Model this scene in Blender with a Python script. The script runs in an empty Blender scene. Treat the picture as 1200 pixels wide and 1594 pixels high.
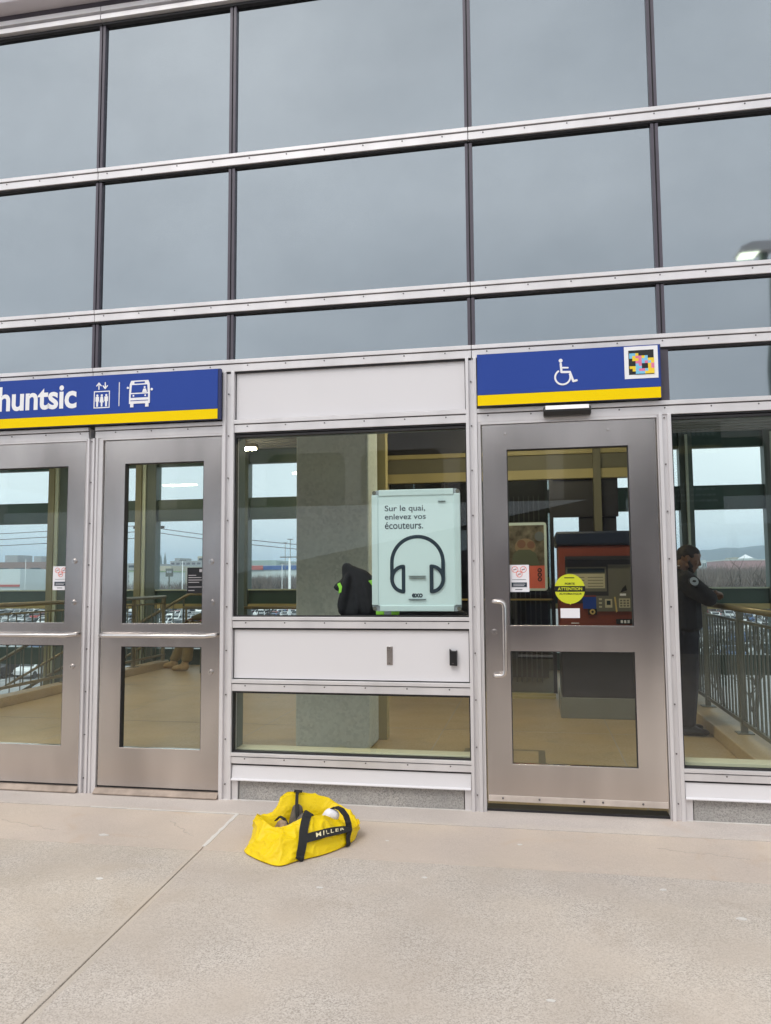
import bpy, bmesh, math, random
from mathutils import Vector, Matrix, noise
random.seed(7)
R = math.radians
scene = bpy.context.scene
col = scene.collection

# ------------------------------------------------------------------ camera
CAM = Vector((0.0, -4.5858, 1.3))
def cam_axes(yaw, pitch, roll):
    cy, sy, cp, sp = math.cos(yaw), math.sin(yaw), math.cos(pitch), math.sin(pitch)
    f = Vector((sy*cp, cy*cp, sp)); r = Vector((cy, -sy, 0)); u = r.cross(f)
    cr, sr = math.cos(roll), math.sin(roll)
    return cr*r+sr*u, -sr*r+cr*u, f
r_, u_, f_ = cam_axes(R(-10.62147), R(4.84419), R(-0.37997))
cd = bpy.data.cameras.new('camera'); cam = bpy.data.objects.new('camera', cd); col.objects.link(cam)
cam.matrix_world = Matrix(((r_.x, u_.x, -f_.x, CAM.x), (r_.y, u_.y, -f_.y, CAM.y), (r_.z, u_.z, -f_.z, CAM.z), (0, 0, 0, 1)))
cd.sensor_fit = 'VERTICAL'; cd.sensor_height = 36; cd.lens = 1228.92/1594*36
cd.clip_start = 0.05; cd.clip_end = 20000
scene.camera = cam

# ------------------------------------------------------------------ world + sun
SUN_EL, SUN_AZ = R(52), R(205)
w = bpy.data.worlds.new('World'); scene.world = w; w.use_nodes = True
nt = w.node_tree; nt.nodes.clear()
out = nt.nodes.new('ShaderNodeOutputWorld'); bg = nt.nodes.new('ShaderNodeBackground')
sky = nt.nodes.new('ShaderNodeTexSky'); sky.sky_type = 'NISHITA'; sky.sun_disc = False
sky.sun_elevation = SUN_EL; sky.sun_rotation = SUN_AZ; sky.air_density = 1.0; sky.dust_density = 3.0
tc = nt.nodes.new('ShaderNodeTexCoord')
mp = nt.nodes.new('ShaderNodeMapping'); mp.inputs['Scale'].default_value = (1.0, 1.0, 3.2); mp.inputs['Location'].default_value = (3.1, 0.4, 0.7)
nz = nt.nodes.new('ShaderNodeTexNoise'); nz.inputs['Scale'].default_value = 1.6; nz.inputs['Detail'].default_value = 5; nz.inputs['Roughness'].default_value = .5
rp = nt.nodes.new('ShaderNodeValToRGB')
rp.color_ramp.elements[0].position = .30; rp.color_ramp.elements[0].color = (7.9, 8.15, 8.45, 1)
rp.color_ramp.elements[1].position = .72; rp.color_ramp.elements[1].color = (11.4, 11.4, 11.5, 1)
mx = nt.nodes.new('ShaderNodeMix'); mx.data_type = 'RGBA'; mx.inputs[0].default_value = .9
bg.inputs['Strength'].default_value = 0.11
L = nt.links.new
L(tc.outputs['Generated'], mp.inputs['Vector']); L(mp.outputs[0], nz.inputs['Vector']); L(nz.outputs['Fac'], rp.inputs[0])
L(sky.outputs[0], mx.inputs[6]); 
sx = nt.nodes.new('ShaderNodeSeparateXYZ'); L(tc.outputs['Generated'], sx.inputs[0])
def wm(op, a, b_=None, c=None):
    n = nt.nodes.new('ShaderNodeMath'); n.operation = op
    for i, v in enumerate((a, b_, c)):
        if v is None: continue
        if isinstance(v, (int, float)): n.inputs[i].default_value = v
        else: L(v, n.inputs[i])
    return n.outputs[0]
def wr(v, a, b_, c, d):
    n = nt.nodes.new('ShaderNodeMapRange'); n.interpolation_type = 'SMOOTHSTEP'
    for i, q in enumerate((a, b_, c, d)): n.inputs[i+1].default_value = q
    L(v, n.inputs[0]); return n.outputs[0]
# a darker cloud bank low in the sky behind the photographer, heavier towards +X
bank = wr(wm('SUBTRACT', sx.outputs[2], wm('MULTIPLY', sx.outputs[0], .45)), .05, .62, .21, 0.)
bank = wm('SUBTRACT', 1.0, wm('MULTIPLY', bank, wr(sx.outputs[1], -.05, -.5, 0., 1.)))
vm = nt.nodes.new('ShaderNodeVectorMath'); vm.operation = 'SCALE'; L(rp.outputs[0], vm.inputs[0]); L(bank, vm.inputs['Scale'])
L(vm.outputs[0], mx.inputs[7]); L(mx.outputs[2], bg.inputs['Color']); L(bg.outputs[0], out.inputs[0])

sd = bpy.data.lights.new('sun', 'SUN'); sd.energy = 1.1; sd.angle = R(25); sd.color = (1, .96, .90)
so = bpy.data.objects.new('sun', sd); col.objects.link(so)
# rotation 205 deg: sun stands behind the photographer, above the platform
sdir = Vector((math.sin(SUN_AZ)*math.cos(SUN_EL), math.cos(SUN_AZ)*math.cos(SUN_EL), math.sin(SUN_EL)))
so.rotation_euler = sdir.to_track_quat('Z', 'Y').to_euler()

scene.view_settings.view_transform = 'Standard'; scene.view_settings.look = 'None'
scene.view_settings.exposure = 0.36; scene.view_settings.gamma = 1
scene.render.engine = 'CYCLES'
scene.cycles.max_bounces = 12; scene.cycles.transparent_max_bounces = 24
scene.cycles.glossy_bounces = 5; scene.cycles.diffuse_bounces = 5

# ------------------------------------------------------------------ materials
def newmat(name):
    m = bpy.data.materials.new(name); m.use_nodes = True
    return m, m.node_tree, m.node_tree.nodes['Principled BSDF']
def node(t, typ, **kw):
    n = t.nodes.new(typ)
    for k, v in kw.items():
        if k in n.inputs: n.inputs[k].default_value = v
        else: setattr(n, k, v)
    return n
def pm(name, c, rough=.6, metal=0., var=.10, vs=4., bump=0., bs=150., rvar=0., stretch=(1, 1, 1), spec=.5, detail=4):
    m, t, p = newmat(name)
    co = node(t, 'ShaderNodeTexCoord'); ma = node(t, 'ShaderNodeMapping'); ma.inputs['Scale'].default_value = stretch
    t.links.new(co.outputs['Object'], ma.inputs['Vector'])
    n1 = node(t, 'ShaderNodeTexNoise', Scale=vs, Detail=detail)
    t.links.new(ma.outputs[0], n1.inputs['Vector'])
    cr = node(t, 'ShaderNodeValToRGB')
    cr.color_ramp.elements[0].position = .25; cr.color_ramp.elements[1].position = .75
    cr.color_ramp.elements[0].color = (*[x*(1-var) for x in c], 1); cr.color_ramp.elements[1].color = (*[min(1, x*(1+var)) for x in c], 1)
    t.links.new(n1.outputs['Fac'], cr.inputs[0]); t.links.new(cr.outputs[0], p.inputs['Base Color'])
    p.inputs['Roughness'].default_value = rough; p.inputs['Metallic'].default_value = metal
    p.inputs['Specular IOR Level'].default_value = spec
    if rvar:
        mr = node(t, 'ShaderNodeMapRange'); mr.inputs['To Min'].default_value = rough-rvar; mr.inputs['To Max'].default_value = rough+rvar
        n3 = node(t, 'ShaderNodeTexNoise', Scale=vs*1.7, Detail=6); t.links.new(ma.outputs[0], n3.inputs['Vector'])
        t.links.new(n3.outputs['Fac'], mr.inputs['Value']); t.links.new(mr.outputs[0], p.inputs['Roughness'])
    if bump:
        n2 = node(t, 'ShaderNodeTexNoise', Scale=bs, Detail=5); t.links.new(ma.outputs[0], n2.inputs['Vector'])
        b = node(t, 'ShaderNodeBump', Strength=bump, Distance=.01); t.links.new(n2.outputs['Fac'], b.inputs['Height']); t.links.new(b.outputs[0], p.inputs['Normal'])
    return m

def glass(name, tint, refl=.06):
    m = bpy.data.materials.new(name); m.use_nodes = True; t = m.node_tree; t.nodes.clear()
    o = node(t, 'ShaderNodeOutputMaterial'); mixs = node(t, 'ShaderNodeMixShader')
    tr = node(t, 'ShaderNodeBsdfTransparent', Color=(*tint, 1)); gl = node(t, 'ShaderNodeBsdfGlossy', Color=(.95, .98, 1, 1), Roughness=0.0)
    lw = node(t, 'ShaderNodeLayerWeight', Blend=.5); pw = node(t, 'ShaderNodeMath', operation='POWER'); pw.inputs[1].default_value = 5
    ml = node(t, 'ShaderNodeMath', operation='MULTIPLY_ADD'); ml.inputs[1].default_value = .9; ml.inputs[2].default_value = .036+refl; ml.use_clamp = True
    t.links.new(lw.outputs['Facing'], pw.inputs[0]); t.links.new(pw.outputs[0], ml.inputs[0]); t.links.new(ml.outputs[0], mixs.inputs[0])
    t.links.new(tr.outputs[0], mixs.inputs[1]); t.links.new(gl.outputs[0], mixs.inputs[2]); t.links.new(mixs.outputs[0], o.inputs[0])
    return m

M = {}
M['glass'] = glass('clear_glass', (.93, .98, .955), .022)
M['farglass'] = glass('green_glass', (.89, .99, .985), .02)
M['darkglass'] = glass('smoked_glass', (.30, .34, .33), .05)
# solar-coated pane: an opaque reflective coating, faint dust
def coated():
    m, t, p = newmat('coated_glass')
    co = node(t, 'ShaderNodeTexCoord')
    n = node(t, 'ShaderNodeTexNoise', Scale=.9, Detail=8, Roughness=.6); t.links.new(co.outputs['Object'], n.inputs['Vector'])
    cr = node(t, 'ShaderNodeValToRGB')
    cr.color_ramp.elements[0].color = (.295, .327, .350, 1); cr.color_ramp.elements[1].color = (.335, .372, .397, 1)
    cr.color_ramp.elements[0].position = .3; cr.color_ramp.elements[1].position = .7
    t.links.new(n.outputs['Fac'], cr.inputs[0])
    oi = node(t, 'ShaderNodeObjectInfo'); mr = node(t, 'ShaderNodeMapRange'); mr.inputs['To Min'].default_value = .97; mr.inputs['To Max'].default_value = 1.05; t.links.new(oi.outputs['Random'], mr.inputs['Value'])
    sc = node(t, 'ShaderNodeVectorMath', operation='SCALE'); t.links.new(cr.outputs[0], sc.inputs[0]); t.links.new(mr.outputs[0], sc.inputs['Scale']); t.links.new(sc.outputs[0], p.inputs['Base Color'])
    p.inputs['Metallic'].default_value = 1; p.inputs['Roughness'].default_value = .03
    n2 = node(t, 'ShaderNodeTexNoise', Scale=1.3, Detail=1); t.links.new(co.outputs['Object'], n2.inputs['Vector'])
    b = node(t, 'ShaderNodeBump', Strength=.05, Distance=.05); t.links.new(n2.outputs['Fac'], b.inputs['Height']); t.links.new(b.outputs[0], p.inputs['Normal'])
    return m
M['coated'] = coated()
M['alu'] = pm('anodised_aluminium', (.72, .70, .71), .40, .35, .11, 5, .02, 300, .08, (1, 1, .25), detail=8)
M['aluworn'] = pm('worn_aluminium', (.60, .53, .48), .5, .3, .18, 9, .03, 200, .06)
M['dark'] = pm('black_gasket', (.016, .015, .018), .55, 0, .2, 20)
M['mullion'] = pm('dark_mullion', (.085, .075, .095), .4, .2, .12, 6)
M['white'] = pm('white_panel', (.725, .71, .73), .38, 0, .03, 1.3, .008, 60, .04)
M['fascia'] = pm('roof_fascia', (.60, .57, .61), .5, 0, .05, 1.5)
M['screw'] = pm('screw_metal', (.16, .145, .15), .45, .7, .2, 40)

def steel():
    m, t, p = newmat('brushed_steel')
    co = node(t, 'ShaderNodeTexCoord')
    def nz_(sc, det, stretch):
        ma = node(t, 'ShaderNodeMapping'); ma.inputs['Scale'].default_value = stretch; t.links.new(co.outputs['Object'], ma.inputs['Vector'])
        n = node(t, 'ShaderNodeTexNoise', Scale=sc, Detail=det); t.links.new(ma.outputs[0], n.inputs['Vector']); return n.outputs['Fac']
    cr = node(t, 'ShaderNodeValToRGB'); cr.color_ramp.elements[0].color = (.46, .43, .415, 1); cr.color_ramp.elements[1].color = (.74, .695, .67, 1)  # random streaks in the base colour stand in for uneven reflections
    cr.color_ramp.elements[0].position = .3; cr.color_ramp.elements[1].position = .7
    t.links.new(nz_(2.2, 3, (1, 1, .30)), cr.inputs[0]); t.links.new(cr.outputs[0], p.inputs['Base Color']); p.inputs['Metallic'].default_value = 1
    mr = node(t, 'ShaderNodeMapRange'); mr.inputs['To Min'].default_value = .16; mr.inputs['To Max'].default_value = .30; t.links.new(nz_(2.6, 4, (1, 1, .5)), mr.inputs['Value']); t.links.new(mr.outputs[0], p.inputs['Roughness'])
    b1 = node(t, 'ShaderNodeBump', Strength=.10, Distance=.03); t.links.new(nz_(2.4, 0, (1, 1, 1)), b1.inputs['Height'])
    b2 = node(t, 'ShaderNodeBump', Strength=.05, Distance=.002); t.links.new(nz_(60, 4, (14, 1, .4)), b2.inputs['Height']); t.links.new(b1.outputs[0], b2.inputs['Normal']); t.links.new(b2.outputs[0], p.inputs['Normal'])
    return m
M['steel_v'] = steel()
M['steel_k'] = pm('polished_steel', (.66, .63, .61), .20, 1., .06, 8, .01, 200, .05)
M['blue'] = pm('sign_blue', (.026, .066, .325), .6, 0, .03, 2, spec=.2)
M['bluedark'] = pm('sign_edge_blue', (.02, .03, .12), .5)
M['yellow'] = pm('sign_yellow', (.93, .66, .0), .6, 0, .02, 2, spec=.12)
M['signwhite'] = pm('sign_white', (.86, .86, .88), .5, 0, .02, 3)
M['black'] = pm('black_plastic', (.012, .012, .014), .35, 0, .1, 20)
M['paper'] = pm('white_paper', (.80, .79, .83), .6, 0, .02, 10)
M['red'] = pm('print_red', (.75, .16, .12), .6)
M['poster'] = pm('poster_teal', (.64, .765, .78), .55, 0, .02, 2)
M['frame_teal'] = pm('snap_frame', (.62, .74, .75), .35, .1, .04, 3)
M['navyink'] = pm('navy_ink', (.012, .028, .045), .6)
M['lime'] = pm('lime_sticker', (.58, .62, .02), .5, 0, .04, 8)
M['cream'] = pm('steel_paint_cream', (.44, .37, .17), .45, 0, .08, 3)
M['olivelit'] = pm('lit_mullion_olive', (.24, .225, .13), .5, 0, .08, 3)  # mullion strip in yellow lamplight, the light put into the colour
M['olive'] = pm('olive_panel', (.16, .15, .10), .5, 0, .08, 3)
M['railpaint'] = pm('rail_bronze', (.24, .205, .13), .40, .4, .10, 8)
M['railgrey'] = pm('rail_grey_green', (.17, .175, .145), .45, .3, .1, 8)
M['bar'] = pm('baluster_grey', (.14, .15, .13), .45, .4, .1, 8)
M['greenmull'] = pm('green_mullion', (.10, .13, .115), .45, .1, .08, 3)
M['greenpanel'] = pm('green_panel', (.045, .085, .072), .4, 0, .10, 3)
M['greenlight'] = pm('pale_green_steel', (.50, .56, .46), .45, .1, .06, 3)  # lightened for the lit strip of the left mullions too
M['ceil'] = pm('ceiling_deck', (.24, .24, .22), .6)
M['ledge'] = pm('inner_sill', (.56, .53, .38), .5, 0, .06, 4)
M['intwall'] = pm('interior_wall', (.55, .53, .47), .7)
M['navy'] = pm('navy_paint', (.012, .020, .045), .35)
M['machred'] = pm('machine_red', (.19, .042, .026), .42, 0, .06, 4)
M['machgrey'] = pm('machine_grey', (.15, .145, .12), .4, .2, .05, 4)
M['machplinth'] = pm('plinth_grey', (.26, .27, .24), .45, .3, .05, 4)
M['machbody'] = pm('machine_charcoal', (.030, .030, .038), .35)
M['screenlit'] = pm('display_card', (.50, .46, .33), .4)
M['brass'] = pm('brass_yellow', (.62, .45, .16), .35, .5)
M['cloth_black'] = pm('black_cloth', (.012, .012, .016), .85, 0, .3, 30, .2, 250)
M['hivis'] = pm('hivis_green', (.33, .80, .06), .55)
M['reflect'] = pm('reflective_grey', (.40, .44, .48), .4)
M['skin'] = pm('skin', (.16, .085, .055), .5, 0, .1, 15)
M['hair'] = pm('dark_hair', (.012, .009, .010), .7, 0, .3, 60, .4, 200)
M['navycloth'] = pm('dark_uniform', (.014, .014, .022), .8, 0, .25, 25, .2, 200)
M['khaki'] = pm('khaki_trousers', (.27, .21, .11), .85, 0, .2, 12, .3, 60)
M['beigecloth'] = pm('olive_coat', (.10, .09, .06), .85, 0, .2, 12, .3, 60)
M['boot'] = pm('tan_boot', (.45, .32, .16), .6, 0, .15, 20)
M['shoe'] = pm('black_shoe', (.015, .014, .016), .4)
M['greycloth'] = pm('grey_canvas', (.12, .105, .09), .85, 0, .35, 30, .3, 90)
M['brownitem'] = pm('tan_leather', (.30, .21, .14), .7, 0, .25, 30, .3, 90)
M['webbing'] = pm('black_webbing', (.014, .014, .015), .75, 0, .2, 60, .4, 500)
M['carglass'] = pm('car_window', (.02, .025, .03), .1)
M['tyre'] = pm('tyre_rubber', (.02, .02, .02), .8)
M['bark'] = pm('bare_bark', (.065, .058, .05), .9, 0, .2, 8)
M['scrub'] = pm('brown_scrub', (.165, .135, .12), .9, 0, .3, .4)
M['wire'] = pm('wire_black', (.03, .035, .04), .6)
M['polewhite'] = pm('white_pole', (.75, .78, .80), .5)
M['canopy'] = pm('canopy_grey', (.62, .60, .60), .6)
M['canopyback'] = pm('canopy_back', (.20, .19, .20), .7)
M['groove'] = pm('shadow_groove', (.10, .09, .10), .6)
M['threshold'] = pm('worn_threshold', (.36, .29, .24), .5, .3, .3, 12, .03, 200, .06)
M['concdark'] = pm('dark_concrete', (.085, .075, .095), .85, 0, .15, 2)

def vinyl():
    m, t, p = newmat('yellow_vinyl')
    co = node(t, 'ShaderNodeTexCoord')
    n = node(t, 'ShaderNodeTexNoise', Scale=9, Detail=4, Distortion=1.2); t.links.new(co.outputs['Object'], n.inputs['Vector'])
    cr = node(t, 'ShaderNodeValToRGB'); cr.color_ramp.elements[0].color = (.78, .53, .001, 1); cr.color_ramp.elements[1].color = (.88, .655, .002, 1)
    t.links.new(n.outputs['Fac'], cr.inputs[0]); t.links.new(cr.outputs[0], p.inputs['Base Color'])
    p.inputs['Roughness'].default_value = .42; p.inputs['Specular IOR Level'].default_value = .3
    n2 = node(t, 'ShaderNodeTexNoise', Scale=13, Detail=6, Distortion=2.0); t.links.new(co.outputs['Object'], n2.inputs['Vector'])
    b = node(t, 'ShaderNodeBump', Strength=.65, Distance=.014); t.links.new(n2.outputs['Fac'], b.inputs['Height']); t.links.new(b.outputs[0], p.inputs['Normal'])
    return m
M['vinyl'] = vinyl()

def concrete(name, c, agg, rough=.85, speck=230., stain=.6, stainc=(.45, .30, .18), bump=.35):
    """concrete with exposed aggregate (agg 0..1), broad mottling, rusty stains"""
    m, t, p = newmat(name)
    co = node(t, 'ShaderNodeTexCoord')
    def mix(a, b, f, bt='MIX'):
        q = node(t, 'ShaderNodeMix', data_type='RGBA', blend_type=bt)
        for s, v in ((6, a), (7, b), (0, f)):
            if isinstance(v, (int, float)): q.inputs[s].default_value = v
            elif isinstance(v, tuple): q.inputs[s].default_value = (*v, 1)
            else: t.links.new(v, q.inputs[s])
        return q.outputs[2]
    def ns(s, d, lo, hi, dist=0.):
        n = node(t, 'ShaderNodeTexNoise', Scale=s, Detail=d, Distortion=dist); t.links.new(co.outputs['Object'], n.inputs['Vector'])
        r = node(t, 'ShaderNodeMapRange'); r.inputs['From Min'].default_value = lo; r.inputs['From Max'].default_value = hi
        t.links.new(n.outputs['Fac'], r.inputs['Value']); return r.outputs[0]
    base = mix(tuple(x*.86 for x in c), tuple(min(1, x*1.12) for x in c), ns(1.3, 6, .3, .7))
    base = mix(base, tuple(x*y for x, y in zip(c, (.80, .80, .84))), ns(.7, 5, .52, .72))
    v = node(t, 'ShaderNodeTexVoronoi', Scale=speck); t.links.new(co.outputs['Object'], v.inputs['Vector'])
    cr = node(t, 'ShaderNodeValToRGB'); e = cr.color_ramp.elements
    e[0].position = 0; e[0].color = (.16, .15, .15, 1); e[1].position = 1; e[1].color = (.78, .74, .70, 1)
    x = e.new(.22); x.color = (.30, .28, .26, 1); x = e.new(.42); x.color = (.5, .46, .42, 1)
    sep = node(t, 'ShaderNodeSeparateColor'); t.links.new(v.outputs['Color'], sep.inputs[0]); t.links.new(sep.outputs[0], cr.inputs[0])
    aggf = node(t, 'ShaderNodeMath', operation='MULTIPLY'); aggf.inputs[1].default_value = agg
    t.links.new(ns(3., 5, .2, .75), aggf.inputs[0])
    base = mix(base, cr.outputs[0], aggf.outputs[0])
    v2 = node(t, 'ShaderNodeTexVoronoi', Scale=speck*.33); t.links.new(co.outputs['Object'], v2.inputs['Vector'])
    lt = node(t, 'ShaderNodeMath', operation='LESS_THAN'); lt.inputs[1].default_value = .13; t.links.new(v2.outputs['Distance'], lt.inputs[0])
    sm = node(t, 'ShaderNodeMath', operation='MULTIPLY'); sm.inputs[1].default_value = agg*.55; t.links.new(lt.outputs[0], sm.inputs[0])
    base = mix(base, (.13, .12, .12), sm.outputs[0])
    st = node(t, 'ShaderNodeMath', operation='MULTIPLY'); st.inputs[1].default_value = stain
    t.links.new(ns(2.1, 7, .60, .78, 1.5), st.inputs[0])
    base = mix(base, stainc, st.outputs[0])
    t.links.new(base, p.inputs['Base Color']); p.inputs['Roughness'].default_value = rough
    b = node(t, 'ShaderNodeBump', Strength=bump, Distance=.003)
    n2 = node(t, 'ShaderNodeTexNoise', Scale=speck*.8, Detail=3); t.links.new(co.outputs['Object'], n2.inputs['Vector'])
    t.links.new(n2.outputs['Fac'], b.inputs['Height']); t.links.new(b.outputs[0], p.inputs['Normal'])
    return m
M['agg'] = concrete('exposed_aggregate', (.480, .412, .352), .50, stain=.42, stainc=(.40, .33, .27), bump=.16)
M['aggtan'] = concrete('tan_aggregate', (.475, .405, .335), .52, stain=.45, stainc=(.42, .34, .26), bump=.16)
M['margin'] = concrete('tooled_margin', (.50, .435, .37), .10, stain=.2, bump=.1)
M['apron'] = concrete('trowelled_concrete', (.52, .435, .37), .18, stain=.75, stainc=(.46, .33, .23), bump=.15)
M['lip'] = concrete('pale_concrete', (.52, .46, .42), .22, stain=.25, bump=.2)
M['plinth'] = concrete('grey_plinth', (.30, .295, .285), .55, speck=190, stain=.2, stainc=(.2, .19, .18))
M['joint'] = concrete('joint_filler', (.42, .375, .335), .3, stain=.2)
M['sealant'] = concrete('white_sealant', (.64, .61, .58), .1, stain=.1)
M['ifloor'] = concrete('interior_concrete', (.43, .31, .155), .22, speck=120, rough=.45, stain=.6, stainc=(.26, .22, .16), bump=.1)
M['column'] = concrete('column_concrete', (.56, .62, .58), .25, speck=45, stain=.4, stainc=(.36, .42, .40), bump=.25)
M['asphalt'] = concrete('asphalt', (.22, .225, .23), .1, speck=3, stain=.3, stainc=(.16, .16, .17))
M['cityground'] = concrete('city_ground', (.17, .165, .155), .1, speck=.2, stain=.5, stainc=(.12, .11, .10))
M['hill'] = pm('wooded_hill', (.085, .085, .075), .95, 0, .3, .004)

# ------------------------------------------------------------------ mesh builder
OFF = {}
class MB:
    def __init__(s): s.v = []; s.f = []; s.mi = []
    def add(s, vs, fs, mi=0):
        b = len(s.v); s.v += [Vector(x) for x in vs]
        for f in fs: s.f.append([b+i for i in f]); s.mi.append(mi)
        return s
    def box(s, x0, x1, y0, y1, z0, z1, mi=0):
        v = [(x, y, z) for z in (z0, z1) for y in (y0, y1) for x in (x0, x1)]
        return s.add(v, [(0, 2, 3, 1), (4, 5, 7, 6), (0, 1, 5, 4), (2, 6, 7, 3), (0, 4, 6, 2), (1, 3, 7, 5)], mi)
    def quad(s, a, b, c, d, mi=0): return s.add([a, b, c, d], [(0, 1, 2, 3)], mi)
    def prism(s, poly, a, b, axis='y', mi=0):
        n = len(poly)
        def P(p, h): return {'y': (p[0], h, p[1]), 'x': (h, p[0], p[1]), 'z': (p[0], p[1], h)}[axis]
        v = [P(p, a) for p in poly]+[P(p, b) for p in poly]
        fs = [tuple(range(n)), tuple(range(2*n-1, n-1, -1))]+[(i, i+n, (i+1) % n+n, (i+1) % n) for i in range(n)]
        return s.add(v, fs, mi)
    def tube(s, pts, r, n=10, mi=0, caps=True):
        pts = [Vector(p) for p in pts]; rs = r if isinstance(r, (list, tuple)) else [r]*len(pts)
        b = len(s.v); prev = None
        for i, p in enumerate(pts):
            d = (pts[min(i+1, len(pts)-1)]-pts[max(i-1, 0)]).normalized()
            if prev is None:
                a = d.cross(Vector((0, 0, 1)))
                if a.length < .1: a = d.cross(Vector((1, 0, 0)))
            else: a = prev-d*prev.dot(d)
            a.normalize(); prev = a; c = d.cross(a)
            for k in range(n):
                t = 2*math.pi*k/n; s.v.append(p+(a*math.cos(t)+c*math.sin(t))*rs[i])
        for i in range(len(pts)-1):
            for k in range(n):
                s.f.append([b+i*n+k, b+i*n+(k+1) % n, b+(i+1)*n+(k+1) % n, b+(i+1)*n+k]); s.mi.append(mi)
        if caps:
            s.f.append([b+k for k in range(n)][::-1]); s.mi.append(mi)
            e = b+(len(pts)-1)*n; s.f.append([e+k for k in range(n)]); s.mi.append(mi)
        return s
    def ribbon(s, pts, wv, th, mi=0):
        """strap: pts centre line, wv list/vec of half-width vectors, th thickness"""
        n = len(pts); pts = [Vector(p) for p in pts]; b = len(s.v)
        for i, p in enumerate(pts):
            ww = Vector(wv[i]) if isinstance(wv, list) else Vector(wv)
            d = (pts[min(i+1, n-1)]-pts[max(i-1, 0)]).normalized(); nn = d.cross(ww).normalized()*th/2
            s.v += [p-ww-nn, p+ww-nn, p+ww+nn, p-ww+nn]
        for i in range(n-1):
            for k in range(4):
                s.f.append([b+i*4+k, b+i*4+(k+1) % 4, b+i*4+4+(k+1) % 4, b+i*4+4+k]); s.mi.append(mi)
        s.f.append([b+3, b+2, b+1, b]); s.f.append([b+4*n-4, b+4*n-3, b+4*n-2, b+4*n-1]); s.mi += [mi, mi]
        return s
    def ell(s, c, rad, mi=0, nu=16, nv=10):
        c = Vector(c); b = len(s.v)
        for j in range(nv+1):
            ph = math.pi*j/nv
            for i in range(nu):
                th = 2*math.pi*i/nu
                s.v.append(c+Vector((rad[0]*math.sin(ph)*math.cos(th), rad[1]*math.sin(ph)*math.sin(th), rad[2]*math.cos(ph))))
        for j in range(nv):
            for i in range(nu):
                s.f.append([b+j*nu+i, b+(j+1)*nu+i, b+(j+1)*nu+(i+1) % nu, b+j*nu+(i+1) % nu]); s.mi.append(mi)
        return s
    def build(s, name, mats, parent=None, smooth=False, bevel=0., recalc=True, auto=None):
        if not isinstance(mats, (list, tuple)): mats = [mats]
        off = OFF.get(parent.name, Vector((0, 0, 0))) if parent else Vector((0, 0, 0))
        me = bpy.data.meshes.new(name)
        me.from_pydata([v-off for v in s.v], [], s.f)
        for m in mats: me.materials.append(m)
        for p, i in zip(me.polygons, s.mi): p.material_index = i
        if recalc:
            bm = bmesh.new(); bm.from_mesh(me); bmesh.ops.recalc_face_normals(bm, faces=bm.faces); bm.to_mesh(me); bm.free()
        if smooth: me.shade_smooth()
        if auto: me.shade_smooth(); me.set_sharp_from_angle(angle=R(auto))
        o = bpy.data.objects.new(name, me); col.objects.link(o)
        if parent: o.parent = parent; OFF[o.name] = off
        if bevel:
            b = o.modifiers.new('bevel', 'BEVEL'); b.width = bevel; b.segments = 2; b.limit_method = 'ANGLE'; b.harden_normals = False
        return o
def tag(o, label=None, cat=None, group=None, kind=None):
    for k, v in (('label', label), ('category', cat), ('group', group), ('kind', kind)):
        if v: o[k] = v
    return o
def thing(name, label, cat, loc=(0, 0, 0), group=None):
    o = bpy.data.objects.new(name, None); o.location = loc; col.objects.link(o); OFF[o.name] = Vector(loc)
    o.empty_display_size = .1
    return tag(o, label, cat, group)
def box1(name, m, parent, *a, bevel=0.): return MB().box(*a).build(name, m, parent, bevel=bevel)

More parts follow.
